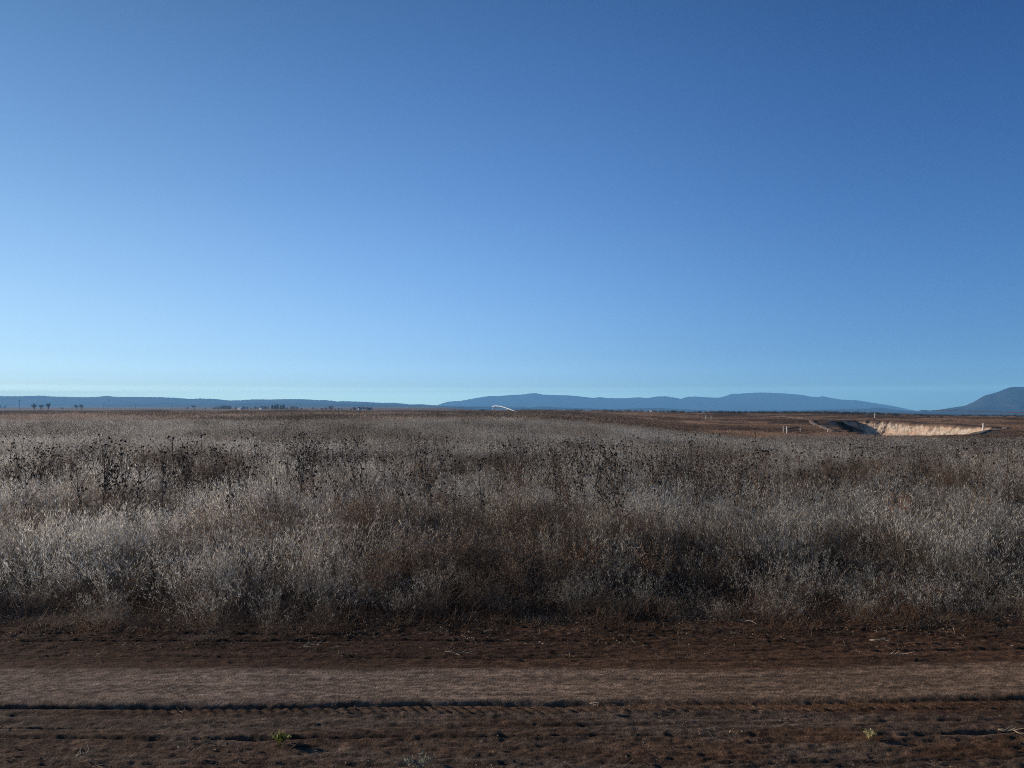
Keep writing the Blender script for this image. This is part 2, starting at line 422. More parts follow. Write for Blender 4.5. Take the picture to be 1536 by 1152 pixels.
hill('hills', LEFT, 6600, 0.16, 608, G0, G1, 101, 0.14, 240)
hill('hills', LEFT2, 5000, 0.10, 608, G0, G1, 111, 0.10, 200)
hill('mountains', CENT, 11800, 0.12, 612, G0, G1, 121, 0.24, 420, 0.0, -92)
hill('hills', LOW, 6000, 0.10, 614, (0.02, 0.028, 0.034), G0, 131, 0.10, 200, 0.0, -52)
hill('mountain', RIGHT, 4500, 0.17, 616, (0.014, 0.024, 0.040), (0.035, 0.04, 0.045), 141, 0.30, 180, 0.62, -38)  # dark blue base: haze tint put into the surface colour

# air: one closed box of even thin haze round everything
def build_haze():
    b = MB(); b.box(-13700, -13700, -108, 13700, 13700, 235)
    m = bpy.data.materials.new('air'); m.use_nodes = True
    n = m.node_tree.nodes; n.clear()
    out = n.new('ShaderNodeOutputMaterial'); v = n.new('ShaderNodeVolumePrincipled')
    v.inputs['Color'].default_value = (0.24, 0.58, 1.0, 1); v.inputs['Density'].default_value = HAZE; v.inputs['Anisotropy'].default_value = 0.05
    m.node_tree.links.new(v.outputs[0], out.inputs['Volume'])
    m.cycles.homogeneous_volume = True
    o = b.build('haze', m); tag(o, kind='stuff')
HAZE = 1.72 / 12000
build_haze()

# ------------------------------------------------------------------ plant shapes
class RB:
    """ribbons (stems, blades) and small seed or leaf flakes as arrays"""
    def __init__(s): s.V = []; s.F = []; s.C = []; s.n = 0
    def add(s, V, F, C):
        s.V.append(V); s.F.append(F + s.n); s.C.append(C); s.n += len(V)
    def ribbons(s, base, tip, bend, w0, w1, col, seg=4, face=None):
        """base, tip (N,3); bend (N,3) sideways sag added as t*(1-t)*4; widths; col (N,3)"""
        N = len(base); t = np.linspace(0, 1, seg + 1)[None, :, None]
        C = base[:, None] + (tip - base)[:, None] * t + bend[:, None] * (4 * t * (1 - t))
        a = rng.uniform(0, math.pi, N) if face is None else face
        sd_ = np.stack([np.cos(a), np.sin(a), np.zeros(N)], -1)[:, None]
        wd = (np.broadcast_to(w0, (N,))[:, None, None] * (1 - t) + np.broadcast_to(w1, (N,))[:, None, None] * t) * 0.5
        V = np.stack([C - sd_ * wd, C + sd_ * wd], 2).reshape(-1, 3)
        k = (np.arange(N) * (seg + 1) * 2)[:, None] + (np.arange(seg) * 2)[None]
        k = k.ravel(); F = np.stack([k, k + 1, k + 3, k + 2], -1)
        s.add(V, F, np.repeat(col, (seg + 1) * 2, 0)); return C
    def flakes(s, pos, ln, wd, col, up=0.5):
        N = len(pos)
        d = rng.normal(size=(N, 3)); d[:, 2] = np.abs(d[:, 2]) * up + up; d /= np.linalg.norm(d, axis=1)[:, None]
        e = np.cross(d, rng.normal(size=(N, 3))); e /= np.linalg.norm(e, axis=1)[:, None] + 1e-9
        L = np.broadcast_to(ln, (N,))[:, None] * rng.uniform(0.6, 1.3, (N, 1)); W = np.broadcast_to(wd, (N,))[:, None] * rng.uniform(0.6, 1.3, (N, 1))
        V = np.stack([pos, pos + d * L * 0.5 + e * W * 0.5, pos + d * L, pos + d * L * 0.5 - e * W * 0.5], 1).reshape(-1, 3)
        k = np.arange(N) * 4; F = np.stack([k, k + 1, k + 2, k + 3], -1)
        s.add(V, F, np.repeat(col, 4, 0))
    def mesh(s, name, mat):
        return mesh_np(name, np.concatenate(s.V), np.concatenate(s.F), False, np.concatenate(s.C), mat)
def cols(base, n, var=0.25, hue=0.06):
    c = np.array(base)[None] * (1 + rng.uniform(-var, var, (n, 1))) * (1 + rng.uniform(-hue, hue, (n, 3)))
    return np.clip(c, 0.004, 1)
def disk(n, r):
    a = rng.uniform(0, 2 * math.pi, n); q = r * np.sqrt(rng.uniform(0, 1, n))
    return np.stack([q * np.cos(a), q * np.sin(a), np.zeros(n)], -1)

M_GRASS = plant_mat('dry_grass_fibre', 0.35)
M_WEED = plant_mat('dead_weed', 0.2)
M_STALK = plant_mat('dead_stalk', 0.05, instanced=False)

def t_silver(n=34, h=0.8, r=0.16, spread=0.34, seeds=10, thick=1.0, stem=(0.20, 0.18, 0.152), seed=(0.42, 0.405, 0.375)):
    """tussock of thin stems carrying feathery bleached seed heads"""
    b = RB(); base = disk(n, r); out = base / (r + 1e-6)
    hh = h * rng.uniform(0.6, 1.08, n)
    tip = base * 1.0 + out * spread * rng.uniform(0.2, 1.1, (n, 1)) + rng.normal(0, 0.05, (n, 3)); tip[:, 2] = hh
    bend = np.stack([rng.normal(0, 0.03, n), rng.normal(0, 0.03, n), np.zeros(n) + 0.01], -1)
    C = b.ribbons(base, tip, bend, 0.0035 * thick, 0.0014 * thick, cols(stem, n, 0.45))
    m = n * seeds
    i = np.repeat(np.arange(n), seeds); t = rng.uniform(0.55, 1.03, m)[:, None]
    p = base[i] + (tip - base)[i] * t + bend[i] * 4 * t * (1 - t) + rng.normal(0, 0.012, (m, 3))
    b.flakes(p, 0.050 * thick, 0.0048 * thick, cols(seed, m, 0.5, 0.04), 1.4)
    k = n // 2                          # basal leaves
    bs = disk(k, r); tp = bs + disk(k, 0.3); tp[:, 2] = h * rng.uniform(0.2, 0.5, k)
    b.ribbons(bs, tp, np.stack([np.zeros(k), np.zeros(k), np.full(k, 0.05)], -1), 0.005 * thick, 0.001, cols(np.array(stem) * 0.8, k), 3)
    return b
def t_bush(n=12, h=0.7, r=0.05, spread=0.38, tw=9, leaves=5, stem=(0.12, 0.092, 0.072), leaf=(0.13, 0.105, 0.08), thick=1.0):
    """many-branched dead weed"""
    b = RB(); base = disk(n, r); a = rng.uniform(0, 2 * math.pi, n)
    tip = base + np.stack([np.cos(a), np.sin(a), np.zeros(n)], -1) * spread * rng.uniform(0.15, 1, (n, 1)); tip[:, 2] = h * rng.uniform(0.7, 1.0, n)
    z = np.zeros(n); b.ribbons(base, tip, np.stack([z, z, z + 0.03], -1), 0.006 * thick, 0.0025 * thick, cols(stem, n))
    m = n * tw; i = np.repeat(np.arange(n), tw); t = rng.uniform(0.2, 1.0, m)[:, None]
    s0 = base[i] + (tip - base)[i] * t
    s1 = s0 + rng.normal(0, 0.085, (m, 3)); s1[:, 2] = s0[:, 2] + np.abs(rng.normal(0.12, 0.06, m)) * (1.2 - t[:, 0] * 0.6)
    b.ribbons(s0, s1, rng.normal(0, 0.014, (m, 3)), 0.0034 * thick, 0.0014 * thick, cols(np.array(stem) * 1.35, m, 0.5), 3)
    q = m * leaves; j = np.repeat(np.arange(m), leaves); t = rng.uniform(0.1, 1.05, q)[:, None]
    b.flakes(s0[j] + (s1 - s0)[j] * t + rng.normal(0, 0.006, (q, 3)), 0.022 * thick, 0.007 * thick, cols(leaf, q, 0.4), 0.4)
    return b
def t_litter(n=60, r=0.28, h=0.10, col=(0.15, 0.115, 0.085)):
    b = RB(); p0 = disk(n, r); p1 = p0 + rng.normal(0, 0.09, (n, 3)); p1[:, 2] = np.abs(rng.normal(0, h, n)) + 0.004; p0[:, 2] = rng.uniform(0, 0.02, n)
    b.ribbons(p0, p1, rng.normal(0, 0.012, (n, 3)), 0.0035, 0.0012, cols(col, n, 0.5), 3)
    q = n * 2; p = disk(q, r); p[:, 2] = np.abs(rng.normal(0, h * 0.4, q))
    b.flakes(p, 0.02, 0.008, cols(np.array(col) * 0.7, q, 0.5), 0.15)
    return b
def t_patch(kind, size=1.6, n=150, h=0.8, col=(0.2, 0.17, 0.14), head=(0.32, 0.29, 0.26), wd=0.012):
    """a swath of grass seen from afar: stems and seed heads over a square"""
    b = RB(); base = np.stack([rng.uniform(-size / 2, size / 2, n), rng.uniform(-size / 2, size / 2, n), np.zeros(n)], -1)
    cl = fbm(base[:, 0] * 1.7 + kind * 13, base[:, 1] * 1.7, 77 + kind, 2)
    hh = h * (0.45 + 1.0 * cl) * rng.uniform(0.7, 1.1, n)
    tip = base + rng.normal(0, 0.09, (n, 3)); tip[:, 2] = hh
    b.ribbons(base, tip, rng.normal(0, 0.02, (n, 3)), wd, wd * 0.5, cols(col, n, 0.4), 2)
    m = n * 4; i = np.repeat(np.arange(n), 4); t = rng.uniform(0.6, 1.02, m)[:, None]
    b.flakes(base[i] + (tip - base)[i] * t + rng.normal(0, 0.03, (m, 3)), wd * 4.0, wd * 1.5, cols(head, m, 0.4), 0.8)
    return b

def proto_coll(name, builders, mat):
    """prototype meshes kept in a collection that is not part of the scene"""
    c = bpy.data.collections.new(name)
    for k, b in enumerate(builders):
        c.objects.link(bpy.data.objects.new('%s_%02d' % (name, k), b.mesh('%s_%02d' % (name, k), mat)))
    return c
def scatter(name, coll, nvar, x, y, z, scl, tint, tilt=0.12):
    n = len(x)
    me = bpy.data.meshes.new(name)
    me.vertices.add(n); me.vertices.foreach_set('co', np.stack([x, y, z], -1).astype(np.float32).ravel())
    rot = np.stack([rng.normal(0, tilt, n), rng.normal(0, tilt, n), rng.uniform(0, 6.283, n)], -1).astype(np.float32)
    a = me.attributes.new('rot', 'FLOAT_VECTOR', 'POINT'); a.data.foreach_set('vector', rot.ravel())
    a = me.attributes.new('scl', 'FLOAT_VECTOR', 'POINT'); a.data.foreach_set('vector', scl.astype(np.float32).ravel())
    a = me.attributes.new('tint', 'FLOAT_VECTOR', 'POINT'); a.data.foreach_set('vector', tint.astype(np.float32).ravel())
    a = me.attributes.new('pick', 'INT', 'POINT'); a.data.foreach_set('value', rng.integers(0, nvar, n).astype(np.int32))
    o = link(name, me)
    g = bpy.data.node_groups.new(name, 'GeometryNodeTree')
    g.interface.new_socket('Geometry', in_out='INPUT', socket_type='NodeSocketGeometry')
    g.interface.new_socket('Geometry', in_out='OUTPUT', socket_type='NodeSocketGeometry')
    N = g.nodes; L = g.links
    gi = N.new('NodeGroupInput'); go = N.new('NodeGroupOutput'); ip = N.new('GeometryNodeInstanceOnPoints')
    ci = N.new('GeometryNodeCollectionInfo'); ci.inputs['Collection'].default_value = coll
    ci.inputs['Separate Children'].default_value = True; ci.inputs['Reset Children'].default_value = True
    def att(nm, ty):
        q = N.new('GeometryNodeInputNamedAttribute'); q.data_type = ty; q.inputs['Name'].default_value = nm; return q.outputs['Attribute']
    L.new(gi.outputs[0], ip.inputs['Points']); L.new(ci.outputs[0], ip.inputs['Instance'])
    ip.inputs['Pick Instance'].default_value = True
    L.new(att('pick', 'INT'), ip.inputs['Instance Index'])
    er = N.new('FunctionNodeEulerToRotation'); L.new(att('rot', 'FLOAT_VECTOR'), er.inputs[0]); L.new(er.outputs[0], ip.inputs['Rotation'])
    L.new(att('scl', 'FLOAT_VECTOR'), ip.inputs['Scale'])
    L.new(ip.outputs[0], go.inputs[0])
    md = o.modifiers.new('scatter', 'NODES'); md.node_group = g
    return o
def wedge(n, d0, d1, p=1.0, tan=0.80, pad=1.5):
    """points over the view wedge (with margin), density falling as distance^-p"""
    k = 2 - p
    u = rng.uniform(0, 1, n)
    y = (d0 ** k + u * (d1 ** k - d0 ** k)) ** (1 / k) if abs(k) > 1e-6 else d0 * (d1 / d0) ** u
    x = rng.uniform(-1, 1, n) * (tan * y + pad)
    return x, y
def tone(x, y):
    """how bleached (1) or brown (0) the sward is, and how reddish"""
    u = x / np.maximum(y, 1)
    g = fbm(x / 3.2, y / 4.5, 201, 3); g2 = fbm(x / 15, y / 22, 202, 3)
    bl = ss(0.30, 0.66, 0.55 * g + 0.45 * g2 + 0.16 * ss(0.25, -0.55, u) - 0.03)
    rd = ss(0.56, 0.76, -0.12 * ss(0.1, -0.4, u) * (1 - ss(16, 30, y)) + fbm(x / 3.5 + 9, y / 5, 203, 3) + 0.10 * ss(22, 60, y) * (y < 100) + 0.09 * ss(-0.1, 0.5, u))
    return bl, rd
def tints(x, y, vv=0.2):
    bl, rd = tone(x, y)
    n = len(x)
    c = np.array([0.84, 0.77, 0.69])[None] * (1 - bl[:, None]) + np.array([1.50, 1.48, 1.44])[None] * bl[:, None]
    c = c * (1.0 + 0.42 * ss(0.1, -0.6, x / np.maximum(y, 1)) - 0.22 * ss(0.0, 0.6, x / np.maximum(y, 1)))[:, None]  # backlight painted into the tint: brighter on the left, darker on the right
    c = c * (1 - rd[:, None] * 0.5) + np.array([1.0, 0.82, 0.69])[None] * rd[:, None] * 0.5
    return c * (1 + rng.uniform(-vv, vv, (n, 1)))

# ------------------------------------------------------------------ the near sward
EDGE = ROAD_FAR - 0.05
def front(x, y):   # how far a plant stands behind the road edge
    return road_v(x, y) - EDGE - (fbm(x / 1.3, x * 0 + 3.1, 211, 3) - 0.5) * 0.9
def grow(f):       # plants get taller away from the road
    return 0.42 + 0.58 * ss(0.0, 2.2, f)
def lumps(x, y): return 0.56 + 0.62 * ss(0.25, 0.75, fbm(x / 0.9, y / 1.2, 221, 4))

c_sil = proto_coll('silver_grass_tuft', [t_silver(n=30 + 4 * k, h=0.54 + 0.05 * (k % 3)) for k in range(6)], M_GRASS)
x, y = wedge(5200, 6.4, 30, 0.55)
f = front(x, y); bl, rd = tone(x, y)
keep = (f > 0.12) & (rng.uniform(0, 1, len(x)) < 0.35 + 0.5 * bl)
x, y, f = x[keep], y[keep], f[keep]
s_ = grow(f) * lumps(x, y) * rng.uniform(0.75, 1.2, len(x))
o = scatter('bleached_grass', c_sil, 6, x, y, ground_z(x, y), np.stack([0.55 + 0.55 * s_, 0.55 + 0.55 * s_, s_], -1), tints(x, y, 0.35) * (0.66 + 0.34 * ss(0.2, 2.4, f))[:, None], 0.28)  # tint darkens towards the road, painting the shaded front of the sward
tag(o, 'bleached silvery grass with feathery seed heads standing behind the dirt road', 'grass', kind='stuff')

c_bush = proto_coll('weed_bush', [t_bush(n=10 + k, h=0.47 + 0.05 * (k % 3), leaf=[(0.15, 0.12, 0.092), (0.10, 0.085, 0.07), (0.18, 0.115, 0.075)][k % 3]) for k in range(6)], M_WEED)
x, y = wedge(5200, 6.4, 30, 0.6)
f = front(x, y); bl, rd = tone(x, y)
keep = (f > 0.0) & (rng.uniform(0, 1, len(x)) < 1.0 - 0.5 * bl)
x, y, f = x[keep], y[keep], f[keep]
s_ = grow(f) * lumps(x + 40, y) * rng.uniform(0.7, 1.2, len(x))
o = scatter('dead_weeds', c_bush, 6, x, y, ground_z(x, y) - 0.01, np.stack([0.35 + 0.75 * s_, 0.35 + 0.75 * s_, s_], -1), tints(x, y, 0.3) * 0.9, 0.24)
tag(o, 'dark brown many-branched dead weeds tangled among the grass', 'weeds', kind='stuff')

# straw, leaf litter and short tufts on the verge
c_lit = proto_coll('verge_litter', [t_litter(60 + 10 * k, 0.28, 0.035 + 0.02 * (k % 3), [(0.17, 0.125, 0.09), (0.10, 0.075, 0.058), (0.15, 0.085, 0.05)][k % 3]) for k in range(6)], M_WEED)
x, y = wedge(2600, 5.9, 9.5, 0.5)
v = road_v(x, y)
keep = (v > 6.05) & (rng.uniform(0, 1, len(x)) < ss(6.05, 6.7, v + (fbm(x / 0.8, y / 0.3, 231, 2) - 0.5)) + 0.03)
x, y = x[keep], y[keep]
z = np.where(road_v(x, y) < ROAD_FAR, 0.035, ground_z(x, y))
s_ = rng.uniform(0.5, 1.1, len(x)) * (0.6 + 0.5 * ss(6.2, 6.9, road_v(x, y)))
o = scatter('verge_litter', c_lit, 6, x, y, z, np.stack([s_, s_, s_ * rng.uniform(0.7, 1.6, len(x))], -1), tints(x, y) * 0.8, 0.05)
tag(o, 'short dead stalks and straw littering the road verge', 'straw', kind='stuff')

c_str = proto_coll('loose_straw', [t_litter(3 + k, 0.10, 0.012, (0.26, 0.19, 0.13)) for k in range(5)], M_WEED)
x, y = wedge(1500, 3.6, 6.8, 0.3)
v = road_v(x, y)
keep = rng.uniform(0, 1, len(x)) < 0.10 + 0.9 * ss(5.5, 6.4, v) + 0.35 * ss(4.4, 4.0, v) - 0.07 * (np.abs(v - 5.2) < 0.3)
x, y = x[keep], y[keep]; s_ = rng.uniform(0.4, 1.2, len(x))
o = scatter('road_straw', c_str, 5, x, y, 0.016 + 0.018 * ss(5.6, 6.2, road_v(x, y)), np.stack([s_, s_, s_], -1), np.ones((len(x), 3)) * rng.uniform(0.5, 1.5, (len(x), 1)), 0.1)
tag(o, 'loose bits of straw and seed husk scattered over the dirt road', 'straw', kind='stuff')

# ------------------------------------------------------------------ the middle distance and beyond
c_pat = proto_coll('grass_patch', [t_patch(k, 1.7, 190, 0.52, (0.17, 0.15, 0.13), (0.36, 0.345, 0.325), wd=0.009) for k in range(6)], M_GRASS)
x, y = wedge(9500, 22, 75, 1.0, 0.8, 3)
u = x / y
keep = (rng.uniform(0, 1, len(x)) < 1 - 0.94 * ss(0.12, 0.3, u) * ss(62, 74, y)) 
x, y = x[keep], y[keep]
s_ = (0.65 + 0.7 * fbm(x / 5, y / 5, 241, 3)) * rng.uniform(0.8, 1.15, len(x)) 
o = scatter('field_grass', c_pat, 6, x, y, ground_z(x, y) - 0.02, np.stack([s_ * 0 + 1, s_ * 0 + 1, s_], -1), tints(x, y, 0.15))
tag(o, 'grey brown grass covering the field beyond the near weeds', 'grass', kind='stuff')

c_far = proto_coll('rough_patch', [t_patch(k + 7, 4.0, 170, 0.55, (0.17, 0.125, 0.095), (0.22, 0.175, 0.14), 0.03) for k in range(5)], M_WEED)
x, y = wedge(11000, 68, 420, 0.95, 0.8, 6)
u = x / y
rt = ss(0.05, 0.3, u)
dk = fbm(x / 18, y / 30, 251, 3)
hgt = (1.25 - 0.75 * rt) * (0.5 + dk) * np.where(y > 330, 1.5, 1.0)
keep = (pit_fac(x, y) < 0.01) & ((pit_fac(x, y + 6) < 0.01) | (y > 170)) & (pit_fac(x, y - 5) < .01) | ((pit_fac(x, y) < 0.75) & (x < pxx(1268, 1) * y) & (pit_fac(x, y) > 0) & (y > 125))
x, y, hgt, dk = x[keep], y[keep], hgt[keep], dk[keep]
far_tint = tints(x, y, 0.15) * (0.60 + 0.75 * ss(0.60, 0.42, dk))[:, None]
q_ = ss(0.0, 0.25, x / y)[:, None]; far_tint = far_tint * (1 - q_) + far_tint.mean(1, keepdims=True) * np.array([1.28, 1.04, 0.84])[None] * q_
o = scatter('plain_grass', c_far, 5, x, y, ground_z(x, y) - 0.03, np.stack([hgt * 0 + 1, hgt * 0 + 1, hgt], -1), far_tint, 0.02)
tag(o, 'low brown and rust grass on the plain running to the horizon', 'grass', kind='stuff')

# fuzzy line of scrub on the skyline of the near plain
def t_scrub(k):
    b = RB(); n = 70; base = disk(n, 0.9); tip = base + rng.normal(0, 0.5, (n, 3)); tip[:, 2] = rng.uniform(0.5, 2.0, n) * (1.2 - np.hypot(base[:, 0], base[:, 1]) * 0.6)
    b.ribbons(base, tip, rng.normal(0, 0.06, (n, 3)), 0.08, 0.03, cols((0.05, 0.045, 0.04), n, 0.3), 2)
    m = 260; i = rng.integers(0, n, m); t = rng.uniform(0.3, 1, m)[:, None]
    b.flakes(base[i] + (tip - base)[i] * t + rng.normal(0, 0.12, (m, 3)), 0.28, 0.12, cols((0.055, 0.05, 0.042), m, 0.4), 0.4)
    return b
c_scr = proto_coll('scrub', [t_scrub(k) for k in range(5)], M_WEED)
x, y = wedge(5200, 340, 620, 1.0, 0.78, 20)
u = x / y
den = ss(-0.08, 0.05, u) * (0.30 + 0.7 * ss(0.2, 0.34, u) * ss(0.62, 0.5, u)) * ss(0.40, 0.52, fbm(x / 25, y / 120, 261, 3) + 0.10 * ss(0.2, 0.3, u))
keep = rng.uniform(0, 1, len(x)) < den
x, y = x[keep], y[keep]
s_ = rng.uniform(0.35, 1.0, len(x)) * (1 - 0.35 * ss(0.45, 0.56, x / y))
o = scatter('scrub_line', c_scr, 5, x, y, ground_z(x, y) - 0.05, np.stack([s_ * 1.3, s_ * 1.3, s_], -1), np.ones((len(x), 3)) * rng.uniform(0.7, 1.3, (len(x), 1)), 0.03)
tag(o, 'dark low scrub along the skyline in front of the blue mountains', 'scrub', kind='stuff')

# ------------------------------------------------------------------ the cliff at the back of the sand pit
def build_cliff():
    P0 = np.array(PIT[3:9]); seg = np.hypot(*np.diff(P0, axis=0).T); cum = np.r_[0, np.cumsum(seg)]
    n = 620; q = np.linspace(0, cum[-1], n)
    X = np.interp(q, cum, P0[:, 0]); Y = np.interp(q, cum, P0[:, 1])
    k = np.hanning(61); k /= k.sum()
    X = np.convolve(np.pad(X, 30, mode='edge'), k, 'valid'); Y = np.convolve(np.pad(Y, 30, mode='edge'), k, 'valid')
    tx = np.gradient(X); ty = np.gradient(Y); L = np.hypot(tx, ty); nx, ny = ty / L, -tx / L     # into the pit
    cx, cy = np.mean([p[0] for p in PIT]), np.mean([p[1] for p in PIT])
    sg = np.sign(((cx - X) * nx + (cy - Y) * ny).mean()); nx *= sg; ny *= sg
    rows = []; crow = []
    fl = fbm(q / 3.5, q * 0, 301, 5)
    top = base_z(X, Y)
    tall = RIM_DROP * (0.25 + 0.75 * np.clip((cum[-1] - q) / 10, 0, 1)) * drop_fac(X, Y) 
    sand = np.array([0.40, 0.305, 0.235]); pale = np.array([0.45, 0.385, 0.315]); turf = np.array([0.10, 0.065, 0.045]); orange = np.array([0.42, 0.24, 0.15])
    for off in (-3.0, -1.0, 1.0, 2.6):
        off = off if off < 0 else off * (0.15 + 0.85 * np.clip((cum[-1] - q) / 8, 0, 1))
        rows.append(np.stack([X + nx * off, Y + ny * off, top + (0.0 if np.max(off) < -2 else 0.10) + (fbm(q / 1.1, q * 0 + off, 302, 3) - 0.5) * 0.25], -1)); crow.append(np.broadcast_to(turf, (n, 3)) * (0.7 + 0.6 * fbm(q, q * 0 + off, 303, 2))[:, None])
    nr = 30
    for r_ in range(nr):
        t = r_ / (nr - 1)
        lip = (fbm(q / 1.4, q * 0 + 5, 304, 4) - 0.5) * 1.0
        rag = (fbm(q / 0.9, q * 0 + 9, 305, 3) - 0.35) * 0.9
        z = top - tall * t - np.maximum(rag, 0) * (1 - t) * 0.8
        o = (3.3 + t * 1.3 + (fl - 0.5) * 1.3 + (fbm(q / 1.1, z / 0.8, 306, 4) - 0.5) * 1.1 + (fbm(q / 4, z / 0.35, 316, 3) - 0.5) * 0.35 + 1.0 * t ** 5 + lip * (1 - t)) * (0.15 + 0.85 * np.clip((cum[-1] - q) / 8, 0, 1))
        rows.append(np.stack([X + nx * o, Y + ny * o, z], -1))
        m = ss(0.35, 0.7, fbm(q / 5, z / 1.0, 307, 3))[:, None]; c = sand * (1 - m) + pale * m
        m = (ss(0.5, 0.75, fbm(q / 3 + 7, z / 0.8, 308, 3)) * 0.4)[:, None]; c = c * (1 - m) + orange * m
        st = (ss(0.60, 0.72, fbm(q / 0.8, z / 0.9, 309, 4)) * 0.9)[:, None]; c = c * (1 - st * 0.5)
        m = (1 - ss(0.0, 0.22 + 0.3 * (fl - 0.5), np.full(n, t)))[:, None]; c = c * (1 - m) + (turf * 1.4) * m
        crow.append(c)
    V = np.concatenate(rows); C = np.concatenate(crow)
    me = mesh_np('cliff', V, grid_faces(len(rows), n), True, C, soil_mat('cliff_sand', 0.5, 0.12, 0.5, 0.25))
    o = link('sand_cliff', me); tag(o, kind='structure')
build_cliff()
M_TRACK = simple('track_dust', (0.25, 0.175, 0.125), 0.95, 0, 0.2, 0.8)
def draped(name, pts, width, lift=0.05):
    P0 = np.array([P(*p) for p in pts]); seg = np.hypot(*np.diff(P0, axis=0).T); cum = np.r_[0, np.cumsum(seg)]
    n = int(cum[-1] / 0.8); q = np.linspace(0, cum[-1], n)
    X = np.interp(q, cum, P0[:, 0]); Y = np.interp(q, cum, P0[:, 1]); k = np.hanning(13)[1:-1]; k /= k.sum()
    X = np.convolve(np.pad(X, 5, mode='edge'), k, 'valid'); Y = np.convolve(np.pad(Y, 5, mode='edge'), k, 'valid')
    tx = np.gradient(X); ty = np.gradient(Y); L = np.hypot(tx, ty); nx, ny = -ty / L, tx / L
    wv = width * (0.7 + 0.6 * fbm(q / 4, q * 0, 311, 2)); rows = []
    for a in np.linspace(-0.5, 0.5, 7):
        x_, y_ = X + nx * a * wv, Y + ny * a * wv
        rows.append(np.stack([x_, y_, ground_z(x_, y_) + lift + 0.10 * (abs(a) < 0.4)], -1))
    me = mesh_np(name, np.concatenate(rows), grid_faces(7, n), True, None, M_TRACK)
    tag(link(name, me), kind='structure')
draped('path', [(1090, 275), (1130, 262), (1165, 250), (1195, 232), (1211, 208), (1222, 182), (1231, 158), (1240, 140), (1252, 127)], 1.35, 0.2)
draped('track', [(1238, 206), (1262, 214), (1285, 217), (1310, 212)], 5.0, 0.15)
draped('track', [(1440, 113), (1462, 117), (1482, 124), (1500, 133), (1508, 150)], 1.0, 0.04)

# ------------------------------------------------------------------ posts, brace and the irrigation span
M_POST = simple('weathered_white_post', (0.62, 0.58, 0.52), 0.8, 0, 0.12, 3)
M_RUST = simple('dark_rusty_pipe', (0.075, 0.05, 0.04), 0.7, 0.3)
M_GALV = simple('galvanised_steel', (0.72, 0.72, 0.72), 0.4, 0.35, 0.06, 2, 0.5)
M_DARKM = simple('dark_steel', (0.06, 0.06, 0.065), 0.6, 0.3)
M_RUB = simple('tyre_rubber', (0.03, 0.03, 0.03), 0.85)
def post(px, d, h, r, label, lean=0.02):
    x_, y_ = P(px, d); b = MB()
    b.tube([(0, 0, -0.25), (lean * 0.5, 0, h * 0.5), (lean, 0, h), (lean, 0, h + 0.02)], [r * 1.05, r, r * 0.94, r * 0.5], 8)
    o = b.build('fence_post', M_POST); o.location = (x_, y_, gz(x_, y_)); tag(o, label, 'post')
    return o
post(1059, 205, 1.35, 0.115, 'left and thicker one of two short pale posts standing close together mid plain')
post(1066.5, 209, 1.25, 0.08, 'thinner right one of two short pale posts close together mid plain')
post(1312, 246, 1.9, 0.12, 'tall white post standing on the skyline above the sandy cliff')
post(1474, 128, 1.35, 0.13, 'white post at the right end of the sand pit beside the pale track', 0.05)
post(1241, 124, 0.5, 0.06, 'short pale stake at the foot of the winding dirt path')
def brace():
    x0, y0 = P(1180, 119); e = empty('fence_brace', (x0, y0, gz(x0, y0)))
    tag(e, 'fence corner brace of three white posts joined by dark rails before the path', 'fence')
    spots = [(1180, 119, 1.22, 0.10), (1174.7, 128, 1.05, 0.08), (1200, 127, 1.05, 0.07)]
    tops = []
    for (px, d, h, r) in spots:
        x_, y_ = P(px, d); z_ = gz(x_, y_) - e.location.z; b = MB()
        b.tube([(x_ - x0, y_ - y0, z_ - 0.2), (x_ - x0, y_ - y0, z_ + h), (x_ - x0, y_ - y0, z_ + h + 0.03)], [r, r * 0.95, r * 0.5], 8)
        b.build('post', M_POST, e); tops.append((x_ - x0, y_ - y0, z_))
    for (i, j, h, r) in ((0, 2, 0.90, 0.085), (0, 1, 0.80, 0.06), (0, 2, 0.42, 0.04)):
        b = MB(); b.tube([(tops[i][0], tops[i][1], tops[i][2] + h), (tops[j][0], tops[j][1], tops[j][2] + h)], r, 6); b.build('rail', M_RUST, e)
brace()
M_PIPE = simple('white_painted_pipe', (0.88, 0.88, 0.86), 0.35, 0, 0.04, 1, 0.5)
